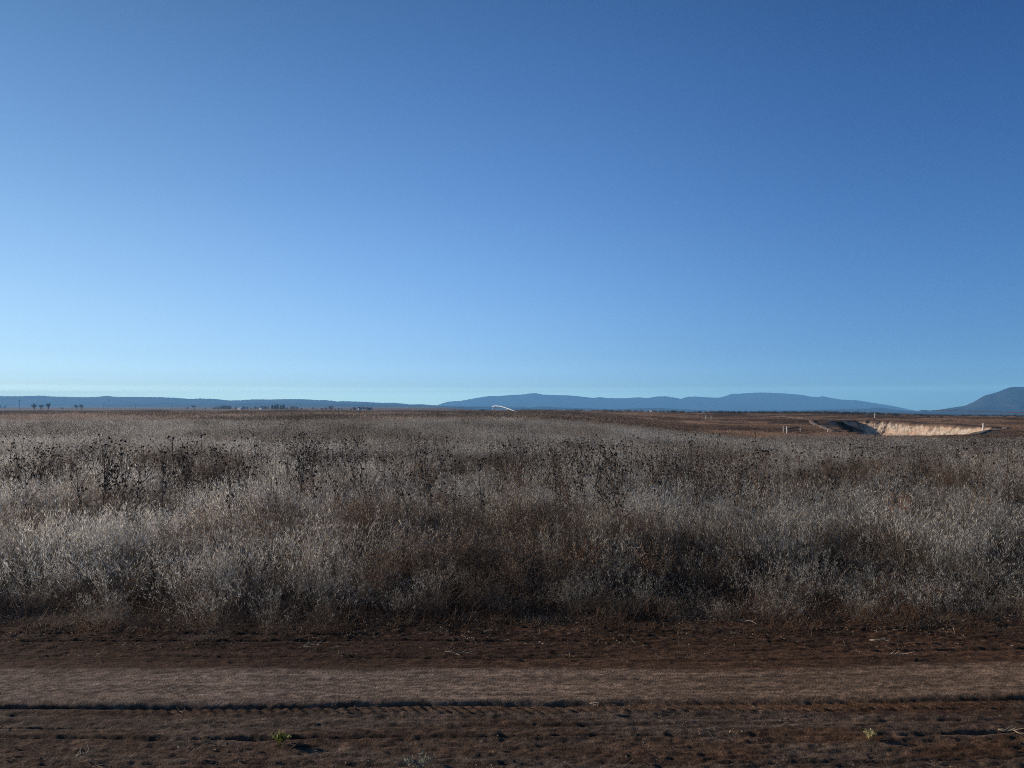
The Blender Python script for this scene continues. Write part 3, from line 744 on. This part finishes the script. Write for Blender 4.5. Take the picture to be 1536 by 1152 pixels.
def irrigation():
    d = 300; x0, y0 = P(739.5, d); z0 = gz(x0, y0); e = empty('irrigation_span', (x0, y0, z0))
    tag(e, 'white arched irrigation pipe span sagging from its wheeled tower down to the plain', 'irrigation machine')
    k = d / FPX
    def q(px, row, dy=0.0):
        dd = d + dy - (px - 739.5) * k * 1.1
        return (pxx(px, dd) - x0, dd - y0, zat(row, dd) - z0)
    top = q(739.5, 609.3)[2]
    for a in (-1, 1):
        b = MB(); b.tube([(-0.25, a * 1.3, 0.5), (-0.1, a * 0.15, top)], 0.09, 6); b.tube([(0.35, a * 1.3, 0.5), (0.15, a * 0.15, top - 0.1)], 0.06, 6)
        b.build('leg', M_PIPE, e)
        b = MB()
        for s_ in np.linspace(-0.14, 0.14, 3): 
            pts = [(0.6 * math.cos(t), a * 1.35 + s_, 0.6 + 0.6 * math.sin(t)) for t in np.linspace(0, 2 * math.pi, 17)]
            b.tube(pts, 0.11, 6, False)
        b.tube([(0, a * 1.2, 0.6), (0, a * 1.5, 0.6)], 0.16, 8)
        for t in np.linspace(0, math.pi, 4)[:-1]: b.tube([(-0.55 * math.cos(t), a * 1.35, 0.6 - 0.55 * math.sin(t)), (0.55 * math.cos(t), a * 1.35, 0.6 + 0.55 * math.sin(t))], 0.03, 4)
        b.build('wheel', M_RUB, e)
    b = MB(); b.tube([(-0.1, -1.3, 0.55), (-0.1, 1.3, 0.55)], 0.08, 6); b.build('axle_beam', M_GALV, e)
    rowp = [(738, 609.4), (744, 609.0), (750, 609.3), (756, 611.0), (763, 613.2), (770, 616.0), (776, 618.8)]
    b = MB(); b.tube([q(a_, r_) for a_, r_ in rowp], 0.13, 10); b.build('pipe', M_PIPE, e)
    b = MB()
    low = [(741, 613.5), (747, 614.0), (753, 613.6), (759, 614.4)]
    b.tube([q(739.5, 611.5, -0.5)] + [q(a_, r_, -0.5) for a_, r_ in low] + [q(764, 613.8)], 0.035, 5)
    for (a_, r_), (c_, s_) in zip(low, rowp[1:5]): b.tube([q(a_, r_, -0.5), q(c_, s_)], 0.04, 4); b.tube([q(a_, r_, -0.5), q(c_ - 5, s_)], 0.03, 4)
    b.build('truss', M_GALV, e)
    b = MB(); b.tube([q(776, 618.8), q(778.5, 620.0), q(780, 621.4, -1), (q(781, 622)[0], -1.5, 0.1), (q(782, 622)[0] + 0.6, -3.5, 0.05)], [0.12, 0.1, 0.08, 0.07, 0.06], 6); b.build('drop_hose', M_DARKM, e)
irrigation()

# ------------------------------------------------------------------ poles, trees, farm buildings across the valley
M_WOOD = simple('pole_wood', (0.07, 0.055, 0.045), 0.9)
M_BARK = simple('bark', (0.075, 0.06, 0.05), 0.95)
M_TWIG = plant_mat('bare_twigs', 0.0, instanced=False)
def at_ground(px, d): x_, y_ = P(px, d); return (x_, y_, gz(x_, y_))
def pole_proto():
    e = empty('utility_pole', (0, 0, 0))
    b = MB(); b.tube([(0, 0, -0.5), (0, 0, 10.4)], [0.24, 0.16], 8); b.build('pole', M_WOOD, e)
    for z_ in (9.3, 7.9):
        b = MB(); b.box(-1.5 if z_ > 9 else -1.0, -0.22, z_, 1.5 if z_ > 9 else 1.0, -0.05, z_ + 0.22); b.build('crossarm', M_WOOD, e)
    for x_ in (-1.35, -0.7, 0.7, 1.35):
        b = MB(); b.tube([(x_, -0.13, 9.5), (x_, -0.13, 9.62), (x_, -0.13, 9.75)], [0.07, 0.09, 0.04], 6); b.build('insulator', M_GALV, e)
    return e
def copy_tree(o, parent=None):
    c = o.copy(); SC.collection.objects.link(c); c.parent = parent
    for ch in list(o.children): copy_tree(ch, c)
    return c
pp = pole_proto()
for i, (px, d, lab) in enumerate([(29, 800, 'tall wooden utility pole with crossarms left of the three bare trees, nearest pole'),
        (156, 1180, 'utility pole below the small knob of the left hills'), (203, 1260, 'utility pole between the knob of the hills and the lone round bush'),
        (257, 1380, 'utility pole just left of the lone round bush')]):
    o = pp if i == 0 else copy_tree(pp); o.location = at_ground(px, d); o.rotation_euler = (0, 0, 0.25 * i); tag(o, lab, 'utility pole', 'utility poles across the valley')

def bare_tree(h, w, seed, low=0.25):
    global rng
    rs = random.Random(seed)
    b = MB(); tips = []
    def limb(p, d_, ln, r, lvl):
        pts = [p]; q = Vector(p); dd = Vector(d_)
        for k in range(3):
            dd = (dd + Vector((rs.uniform(-.22, .22), rs.uniform(-.22, .22), rs.uniform(-.05, .18)))).normalized(); q = q + dd * ln / 3; pts.append(tuple(q))
        b.tube(pts, [r, r * .85, r * .7, r * .5], 5, False)
        if lvl >= 2: tips.append((tuple(q), dd.copy())); tips.append((pts[2], dd.copy())); return
        for k in range(4 if lvl else 6):
            a = rs.uniform(0, 6.28); s_ = w / h
            nd = Vector((math.cos(a) * s_ * 1.3, math.sin(a) * s_ * 1.0, rs.uniform(0.5, 1.5))).normalized()
            limb(pts[rs.choice((2, 3, 3))], nd, ln * rs.uniform(.75, 1.05), r * .55, lvl + 1)
    limb((0, 0, -0.2), (0, 0, 1), h * (low + 0.22), h * 0.028, 0)
    T = b.mesh('trunk', M_BARK)
    R_ = RB(); tp = np.array([t[0] for t in tips]); m = 16
    i = np.repeat(np.arange(len(tp)), m); p0 = tp[i] + rng.normal(0, h * 0.02, (len(i), 3))
    dirs = rng.normal(0, 1, (len(i), 3)); dirs[:, 2] = np.abs(dirs[:, 2]) + 0.2; dirs /= np.linalg.norm(dirs, axis=1)[:, None]
    p1 = p0 + dirs * h * rng.uniform(0.07, 0.17, (len(i), 1)); p1[:, 2] = np.clip(p1[:, 2], 0.1, h)
    R_.ribbons(p0, p1, rng.normal(0, h * 0.006, (len(i), 3)), h * 0.006, h * 0.002, cols((0.06, 0.052, 0.05), len(i), 0.3), 2)
    return T, R_.mesh('crown', M_TWIG)
def leafy_tree(h, w, seed, conifer=False):
    b = MB(); b.tube([(0, 0, -0.2), (0.02 * h, 0, h * 0.4), (0, 0, h * 0.9)], [h * 0.03, h * 0.022, h * 0.006], 6)
    for k in range(7):
        a = k * 2.4; z_ = h * (0.25 + 0.08 * k); b.tube([(0, 0, z_), (math.cos(a) * w * 0.35, math.sin(a) * w * 0.35, z_ + (0.0 if conifer else h * 0.15))], h * 0.008, 4, False)
    T = b.mesh('trunk', M_BARK); R_ = RB(); n = 1500
    t = rng.uniform(0.08 if conifer else 0.15, 1, n); a = rng.uniform(0, 6.283, n)
    prof = (1.02 - t) ** 0.5 if conifer else np.sqrt(np.clip(1 - ((t - 0.58) / 0.46) ** 2, 0.02, 1))
    wob = 0.65 + 0.7 * vn(a * 1.6 + seed * 7, t * 6, seed)
    r_ = w * 0.5 * prof * wob * np.sqrt(rng.uniform(0.1, 1, n))
    p = np.stack([r_ * np.cos(a), r_ * np.sin(a), t * h], -1)
    R_.flakes(p, h * 0.075, h * 0.035, cols((0.035, 0.045, 0.028) if conifer else (0.055, 0.05, 0.035), n, 0.45), 0.3)
    return T, R_.mesh('crown', M_TWIG)
def place_tree(name, tm, px, d, label, group, sc=1.0, rz=0.0):
    e = empty(name, at_ground(px, d), rz); sc *= (0.85 if group == 'trees around the farmstead' else 1.2); e.scale = (sc, sc, sc)
    link('trunk', tm[0], e); link('crown', tm[1], e); tag(e, label, 'tree', group)
bt = [bare_tree(7.2, 5.2, s_, 0.05) for s_ in (3, 5, 8)]; bs = [bare_tree(5.6, 6.0, s_, 0.12) for s_ in (12, 15)]
G_ = 'bare trees on the left of the valley'
place_tree('bare_tree', bt[0], 52, 700, 'leftmost and densest of three tall bare trees right of the tall utility pole', G_, 1.0)
place_tree('bare_tree', bt[1], 62, 706, 'middle and smallest of three tall bare trees right of the tall utility pole', G_, 0.86, 1)
place_tree('bare_tree', bt[2], 73, 712, 'rightmost of three tall bare trees right of the tall utility pole', G_, 1.02, 2)
place_tree('bare_tree', bs[0], 94, 730, 'small low bare tree alone between the three tall trees and the round pair', G_, 0.5)
place_tree('bare_tree', bs[0], 116, 725, 'left one of two round spreading bare trees standing side by side', G_, 0.9, 1)
place_tree('bare_tree', bs[1], 123, 720, 'right one of two round spreading bare trees standing side by side', G_, 1.0, 2)
place_tree('bare_tree', bs[1], 292, 905, 'round bare tree alone just right of a utility pole', G_, 1.0, 3)
place_tree('bare_tree', bs[0], 281, 915, 'tiny bare shrub tree left of the lone round bare tree', G_, 0.55, 3)
place_tree('bare_tree', bs[0], 308, 900, 'tiny bare shrub tree right of the lone round bare tree', G_, 0.5, 4)
ct = [leafy_tree(4.8, 3.6, s_, True) for s_ in (1, 2, 3)]; lt = [leafy_tree(3.4, 4.2, s_) for s_ in (4, 5, 6)]
for i, (px, sc, lab) in enumerate([(408.5, 0.92, 'leftmost and slimmest of five dark conifers in a tight row'), (412.8, 1.0, 'second of five dark conifers, left of the tallest'), (416.5, 1.12, 'tallest and middle one of five dark conifers in a tight row'),
        (421.5, 0.95, 'fourth of five dark conifers, after the gap'), (425.3, 1.08, 'rightmost of five dark conifers in a tight row')]):
    place_tree('conifer', ct[i % 3], px, 985 + 4 * i, lab, 'dark conifers beside the farm', sc, i)
belt = [(322, .7), (327, .95), (332, 1.0), (336.5, 1.25), (341, 1.15), (345, 1.0), (354, .7), (358, .6), (366, .9), (371, .75), (377, .6), (383, .85), (387, .6), (393, 1.05), (398, .9), (402, .8), (431, .7), (437, .9), (441, 1.0), (446, .9), (452, .6), (470, .6), (483, .7), (489, .8), (496.5, 1.3), (503, .5), (508, .6), (513, .55)]
for i, (px, sc) in enumerate(belt):
    place_tree('windbreak_tree', lt[i % 3], px, 990 - (px > 478) * 190 + (i % 4) * 9, 'small dark round tree in the windbreak line across the valley floor', 'small dark trees of the windbreak line', sc * (1.0 if px < 478 else 0.8), i * 1.3)
for i, (px, sc, lab) in enumerate([(527, .62, 'low dark bush at the left end of the farmstead by the white gable'), (532, .8, 'dark round tree behind the low bush beside the white farmhouse'), (536, .7, 'dark tree touching the left wall of the white farmhouse'),
        (545, .95, 'dark tree behind the left half of the blue grey shed'), (551, .9, 'dark tree behind the middle of the blue grey shed'), (556.5, .85, 'dark tree at the right end of the blue grey shed')]):
    place_tree('farmyard_tree', lt[i % 3], px, 640 + 3 * i, lab, 'trees around the farmstead', sc, i)
place_tree('bare_tree', bt[1], 531, 650, 'thin bare tree rising above the bushes left of the white farmhouse', 'trees around the farmstead', 0.62)

M_WHITE = simple('white_wall_paint', (0.70, 0.69, 0.67), 0.7, 0, 0.05)
M_BLUEW = simple('blue_grey_siding', (0.22, 0.28, 0.32), 0.7, 0, 0.08)
M_ROOF = simple('dark_roofing', (0.06, 0.065, 0.08), 0.6, 0.1)
M_ROOF2 = simple('pale_metal_roof', (0.45, 0.47, 0.5), 0.4, 0.3)
M_GLASS = simple('dark_window_glass', (0.03, 0.04, 0.05), 0.1, 0, 0.05, 2, 0.6)
def building(name, px, d, w_, dp, h, rh, wall, roof, label, cat, rz=0.0, nwin=2, door=True, ridge='x'):
    e = empty(name, at_ground(px, d), rz - 0.62); tag(e, label, cat)
    b = MB(); hw, hd = w_ / 2, dp / 2
    if ridge == 'x':
        b.box(-hw, -hd, -0.4, hw, hd, h)
        for sx in (-hw + 0.005, hw - 0.005): b.poly([(sx, -hd, h), (sx, hd, h), (sx, 0, h + rh)])
    else:
        b.box(-hw, -hd, -0.4, hw, hd, h)
        for sy in (-hd + 0.005, hd - 0.005): b.poly([(-hw, sy, h), (hw, sy, h), (0, sy, h + rh)])
    b.build('wall', wall, e)
    b = MB(); o_, t_ = 0.3, 0.12
    A, B = (hw, hd) if ridge == 'x' else (hd, hw)
    for s_ in (-1, 1):
        q = [(-A - o_, s_ * (B + o_), h - rh * o_ / B + 0.02), (A + o_, s_ * (B + o_), h - rh * o_ / B + 0.02), (A + o_, 0, h + rh + 0.02), (-A - o_, 0, h + rh + 0.02)]
        q = q + [(p_[0], p_[1], p_[2] + t_) for p_ in q]
        if ridge == 'y': q = [(p_[1], p_[0], p_[2]) for p_ in q]
        k = len(b.v); b.v += q; b.f += [tuple(k + i for i in f_) for f_ in ((0, 1, 2, 3), (7, 6, 5, 4), (0, 4, 5, 1), (1, 5, 6, 2), (2, 6, 7, 3), (3, 7, 4, 0))]
    b.build('roof', roof, e)
    for i in range(nwin):
        x_ = -hw + w_ * (i + 0.6) / (nwin + (0.7 if door else 0.2)); b = MB(); b.box(x_ - 0.35, -hd - 0.03, h * 0.4, x_ + 0.35, -hd + 0.02, h * 0.78); b.build('window', M_GLASS, e)
    if door:
        x_ = hw - w_ * 0.16; b = MB(); b.box(x_ - 0.45, -hd - 0.04, 0, x_ + 0.45, -hd + 0.02, min(2.0, h * 0.85)); b.build('door', M_DARKM, e)
building('farmhouse', 538.6, 616, 2.3, 2.6, 2.1, 1.0, M_WHITE, M_ROOF2, 'small white gabled farmhouse at the left end of the blue grey shed', 'house', 0.1, 1, False, 'y')
building('farm_shed', 548.3, 634, 7.6, 4, 1.7, 0.55, M_BLUEW, M_ROOF, 'long low blue grey shed with dark roof right of the white gable', 'shed', 0.0, 3)
building('barn', -4, 2500, 22, 12, 7.5, 4.5, M_ROOF, M_ROOF, 'dark barn cut by the left edge in front of the hills', 'barn', 0.0, 3)
building('white_annex', 7, 2490, 5, 8, 6, 2, M_WHITE, M_ROOF2, 'narrow pale outbuilding right against the dark barn', 'outbuilding', 0.0, 1)
building('farm_shed', 361, 975, 6, 4, 1.6, 0.8, M_WHITE, M_ROOF2, 'small white shed among the windbreak trees left of the conifers', 'shed', 0.0, 2)
building('farm_shed', 393, 972, 4.5, 4, 1.3, 0.5, M_WHITE, M_ROOF2, 'smaller pale shed in the windbreak just left of the conifers', 'shed', 0.0, 1)
building('farm_shed', 1064, 640, 3.2, 3, 1.2, 0.35, M_WHITE, M_ROOF2, 'left one of two tiny white sheds on the far plain below the mountains', 'shed', 0.1, 1)
building('farm_shed', 1072.5, 640, 4.2, 3, 1.1, 0.35, M_WHITE, M_ROOF2, 'right and wider of two tiny white sheds on the far plain', 'shed', -0.1, 2)
building('farm_shed', 977, 700, 2.0, 3, 1.2, 0.4, M_WHITE, M_ROOF2, 'single tiny white hut on the skyline under the middle of the mountains', 'shed', 0.0, 1, False)
def tank():
    e = empty('water_tank', at_ground(431, 560)); tag(e, 'small white round water tank on the field below the conifers', 'tank')
    b = MB(); b.tube([(0, 0, -0.1), (0, 0, 0.9)], 0.6, 16); b.build('drum', M_WHITE, e)
    b = MB(); b.tube([(0, 0, 0.9), (0, 0, 1.1), (0, 0, 1.15)], [0.62, 0.2, 0.08], 16); b.build('lid', M_ROOF2, e)
tank()

# ------------------------------------------------------------------ dried sunflowers standing in the grass
M_HEAD = simple('sunflower_seed_head', (0.052, 0.036, 0.026), 0.9, 0, 0.4, 60)
M_STEM = simple('sunflower_stalk', (0.115, 0.080, 0.058), 0.85, 0, 0.3, 14)
def head_mesh(seed):
    rs = random.Random(seed); b = MB(); n = 8
    prof = [(0.0, -0.006), (0.010, -0.004), (0.017, 0.002), (0.016, 0.007), (0.011, 0.012), (0.0, 0.014)]
    for (r, z_) in prof:
        for j in range(n):
            a = 2 * math.pi * j / n; rr = r * rs.uniform(0.85, 1.15); b.v.append((rr * math.cos(a), rr * math.sin(a), z_))
    for k in range(len(prof) - 1):
        for j in range(n): b.f.append((k * n + j, k * n + (j + 1) % n, (k + 1) * n + (j + 1) % n, (k + 1) * n + j))
    for j in range(9):        # withered bracts
        a = 2 * math.pi * j / 9 + rs.uniform(-.2, .2); c, s_ = math.cos(a), math.sin(a); l = rs.uniform(0.018, 0.032)
        b.poly([(0.012 * c - 0.004 * s_, 0.012 * s_ + 0.004 * c, 0), (0.012 * c + 0.004 * s_, 0.012 * s_ - 0.004 * c, 0), (l * c, l * s_, rs.uniform(-0.014, 0.008))])
    return b.mesh('seed_head', M_HEAD)
HM = [head_mesh(k) for k in range(3)]
def flower_proto(seed, h, nb):
    rs = random.Random(seed); b = MB(); heads = []
    def stem(p, d_, ln, r, sg=5, sw=0.10):
        pts = [p]; q = Vector(p); dd = Vector(d_)
        for k in range(sg):
            dd = (dd + Vector((rs.uniform(-sw, sw), rs.uniform(-sw, sw), 0.04))).normalized(); q = q + dd * ln / sg; pts.append(tuple(q))
        b.tube(pts, [r * (1 - 0.55 * k / sg) for k in range(sg + 1)], 4, False); return pts, dd
    main, dd = stem((0, 0, -0.05), (rs.uniform(-.08, .08), rs.uniform(-.08, .08), 1), h, 0.007, 8, 0.06); heads.append((main[-1], dd))
    for k in range(nb):
        i = rs.randint(3, 7); a = rs.uniform(0, 6.28)
        br, d2 = stem(main[i], Vector((math.cos(a) * .75, math.sin(a) * .75, 1)).normalized(), h * rs.uniform(0.12, 0.30), 0.004, 4, 0.14); heads.append((br[-1], d2))
        if rs.random() < 0.45:
            a2 = a + rs.uniform(-1.4, 1.4); b3, d3 = stem(br[2], Vector((math.cos(a2) * .8, math.sin(a2) * .8, .8)).normalized(), h * rs.uniform(0.06, 0.14), 0.003, 3, .15); heads.append((b3[-1], d3))
    for k in range(9):        # shrivelled leaves
        i = rs.randint(2, 6); p = Vector(main[i]); a = rs.uniform(0, 6.28); c, s_ = math.cos(a), math.sin(a); l = rs.uniform(.05, .10)
        b.poly([tuple(p), tuple(p + Vector((c * l * .5 - s_ * .014, s_ * l * .5 + c * .014, -.02))), tuple(p + Vector((c * l, s_ * l, -.07))), tuple(p + Vector((c * l * .5 + s_ * .014, s_ * l * .5 - c * .014, -.03)))])
    return b.mesh('stem', M_STEM), heads
FP = [flower_proto(40 + k, 1.10 + 0.04 * (k % 5), 6 + k % 4) for k in range(10)]
def add_flower(x_, y_, sc, k, label, rz):
    e = empty('dried_sunflower', (x_, y_, gz(x_, y_)), rz); e.scale = (sc, sc, sc)
    e.rotation_euler = (rng.normal(0, 0.06), rng.normal(0, 0.06), rz)
    sm, hd = FP[k]; link('stem', sm, e)
    for i, (p, dd) in enumerate(hd):
        o = link('seed_head', HM[(i + k) % 3], e, p); hs = 0.72 + 0.45 * ((i * 7 + k) % 5) / 5
        tilt = dd.copy(); tilt.z = tilt.z * 0.4; o.rotation_euler = tilt.to_track_quat('Z', 'Y').to_euler(); o.scale = (hs, hs, hs)
    tag(e, label, 'sunflower', 'dried sunflowers standing in the dead grass')
clumps = [(1125, 14.5, 14, 'dried sunflower in the tall brown clump below the white corner brace'), (1235, 15, 9, 'dried sunflower in the clump below the winding path'),
          (1300, 13, 12, 'dried sunflower in the clump below the left half of the sand cliff'), (1500, 13, 10, 'dried sunflower in the clump near the right edge of the field'),
          (830, 13.5, 16, 'dried sunflower in the dark thicket at the middle of the field'), (900, 12.5, 14, 'dried sunflower in the reddish brown thicket right of the field middle'),
          (985, 14, 12, 'dried sunflower in the loose clump right of the reddish thicket'), (590, 13, 14, 'dried sunflower in the dark clump left of the field middle'),
          (480, 14, 14, 'dried sunflower in the thicket below the blue grey farm shed'), (290, 13, 18, 'dried sunflower in the large dark thicket below the lone round tree'),
          (200, 12.5, 14, 'dried sunflower in the thicket left of the large dark thicket'), (40, 14, 16, 'dried sunflower in the tall dark clump by the left edge of the field')]
nf = 0
for (px, d, n, lab) in clumps:
    for i in range(n):
        dd = d + rng.normal(0, 1.3); x_ = pxx(px, d) + rng.normal(0, 0.42); k = int(rng.integers(0, 10))
        add_flower(x_, dd, rng.uniform(0.78, 1.08), k, lab, rng.uniform(0, 6.28)); nf += 1
tries = 0
while nf < 285 and tries < 6000:
    tries += 1
    d = 10.5 + 14 * rng.random() ** 1.3; px = rng.uniform(-90, 1630); x_ = pxx(px, d)
    if float(fbm(np.array([x_ / 3.1]), np.array([d / 5.0]), 401, 3)[0]) < 0.5: continue
    add_flower(x_, d, rng.uniform(0.62, 1.0), int(rng.integers(0, 10)), 'dried brown sunflower scattered loosely through the dead grass', rng.uniform(0, 6.28)); nf += 1

# farther sunflower heads past counting: one mass
def t_flowerfar(k):
    b = RB(); n = 16; base = disk(n, 0.9); tip = base + rng.normal(0, 0.09, (n, 3)); tip[:, 2] = rng.uniform(0.65, 1.1, n)
    b.ribbons(base, tip, rng.normal(0, 0.02, (n, 3)), 0.010, 0.006, cols((0.06, 0.04, 0.03), n), 2)
    m = n * 7; i = np.repeat(np.arange(n), 7); p = tip[i] + rng.normal(0, 0.12, (m, 3))
    for _ in range(2): b.flakes(p, 0.030, 0.024, cols((0.045, 0.032, 0.024), m, 0.3), 0.1)
    return b
c_ff = proto_coll('sunflower_thicket', [t_flowerfar(k) for k in range(4)], M_WEED)
x, y = wedge(3000, 15, 55, 0.9, 0.78, 2)
keep = (fbm(x / 3.1, y / 5.0, 401, 3) > 0.47) & (rng.uniform(0, 1, len(x)) < 0.45)
x, y = x[keep], y[keep]; s_ = rng.uniform(0.6, 1.0, len(x))
o = scatter('sunflower_thicket', c_ff, 4, x, y, ground_z(x, y), np.stack([s_ * 0 + 1, s_ * 0 + 1, s_], -1), np.ones((len(x), 3)))
tag(o, 'mass of dark dried sunflower heads farther back in the field', 'sunflowers', kind='stuff')

# ------------------------------------------------------------------ single plants and scraps that stand out
def leaf_plant(name, px, row, h, w_, n, leaf, label, cat='weed', mat=None, on_road=False, d=None):
    d = d or (CAM_H * FPX) / (row - YH); x_, y_ = P(px, d)
    b = RB(); base = disk(n, w_ * 0.15); a = rng.uniform(0, 6.28, n); tip = base + np.stack([np.cos(a), np.sin(a), a * 0], -1) * w_ * 0.5 * rng.uniform(0.3, 1, (n, 1)); tip[:, 2] = h * rng.uniform(0.4, 1, n)
    b.ribbons(base, tip, rng.normal(0, 0.01, (n, 3)), 0.0045, 0.002, cols(np.array(leaf) * 0.6, n), 3)
    sm = b.mesh('stem', M_WEEDP); b = RB(); m = n * 9; i = np.repeat(np.arange(n), 9); t = rng.uniform(0.25, 1.05, m)[:, None]
    b.flakes(base[i] + (tip - base)[i] * t + rng.normal(0, 0.006, (m, 3)), 0.016 + 0.02 * w_, 0.008 + 0.008 * w_, cols(leaf, m, 0.35, 0.12), 0.35)
    e = empty(name, (x_, y_, gz(x_, y_) if not on_road else 0.0), 0); tag(e, label, cat)
    link('stem', sm, e); tag(link('leaves', b.mesh('leaves', M_WEEDP), e), kind='stuff')
M_WEEDP = plant_mat('standing_weed', 0.3, instanced=False)
leaf_plant('green_weed', 424, 1106, 0.038, 0.11, 22, (0.17, 0.18, 0.04), 'small yellow green weed growing on the bare road soil', on_road=True)
leaf_plant('grey_weed', 630, 1140, 0.03, 0.15, 20, (0.24, 0.24, 0.19), 'pale grey green weed sprawled at the near edge of the road', on_road=True)
leaf_plant('grey_weed', 1300, 1101, 0.035, 0.07, 10, (0.40, 0.34, 0.16), 'tiny straw yellow sprout on the road soil below the sand cliff', on_road=True)
for (px, d, h, w_, c_, lab) in [(1345, 11.0, 0.66, 0.40, (0.42, 0.17, 0.07), 'bright rust orange dead weed in the right of the field'), (1462, 11.2, 0.68, 0.4, (0.36, 0.19, 0.09), 'tan orange weed close to the right edge of the field'),
        (515, 10.8, 0.62, 0.30, (0.40, 0.19, 0.08), 'small rust orange weed left of the field middle'), (868, 7.9, 0.48, 0.6, (0.26, 0.13, 0.07), 'reddish brown low weed at the field front near the middle'),
        (975, 7.9, 0.46, 0.45, (0.30, 0.18, 0.11), 'tan weed at the field front right of the reddish one'), (1392, 7.2, 0.24, 0.22, (0.20, 0.12, 0.075), 'short orange weed at the field front below the sand cliff')]:
    leaf_plant('orange_weed', px, 0, h, w_, 60, c_, lab, d=d)
M_STRAW = simple('straw', (0.36, 0.27, 0.19), 0.8, 0, 0.2, 40)
def scrap(px, row, ln, ang, label, r=0.004):
    d = (CAM_H * FPX) / (row - YH); x_, y_ = P(px, d); rs = random.Random(int(px)); b = MB()
    pts = [(ln * (t - .5), rs.uniform(-.012, .012), 0.012 + rs.uniform(0, .018)) for t in np.linspace(0, 1, 6)]
    b.tube(pts, [r, r, r * .9, r * .8, r * .6, r * .3], 5)
    for k in range(5):
        q = Vector(pts[k]); b.tube([tuple(q), tuple(q + Vector((rs.uniform(.01, .05), rs.uniform(-.05, .05), rs.uniform(0.0, .03))))], [r * .6, r * .2], 4)
    o = b.build('dead_stalk', M_STRAW); o.location = (x_, y_, 0.02 if row < 985 else 0.015); o.rotation_euler = (0, 0, ang); tag(o, label, 'stalk')
for a_ in [(690, 984, .22, -.25, 'longest straw coloured stalk lying on the far side of the road, left of middle'), (1317, 966, .16, -.3, 'pale branched stalk lying on the far road edge below the sand cliff'), (1122, 938, .16, -.5, 'pale stalk lying at the grass edge below the white corner brace'),
           (1508, 1101, .12, -.5, 'short pale stalk lying on the road soil near the right edge'), (890, 1061, .06, -1.0, 'tiny pale stalk lying on the tyre track right of the middle'), (199, 948, .07, 1.1, 'short whitish stalk leaning at the far road edge on the left'),
           (136, 1133, .10, 1.2, 'brown stalk sticking up at the near edge of the road on the left'), (1345, 985, .14, .1, 'thin stalk lying across the far ruts below the sand cliff'), (470, 972, .12, .4, 'short straw stalk beside the far ruts left of the middle')]:
    scrap(*a_)
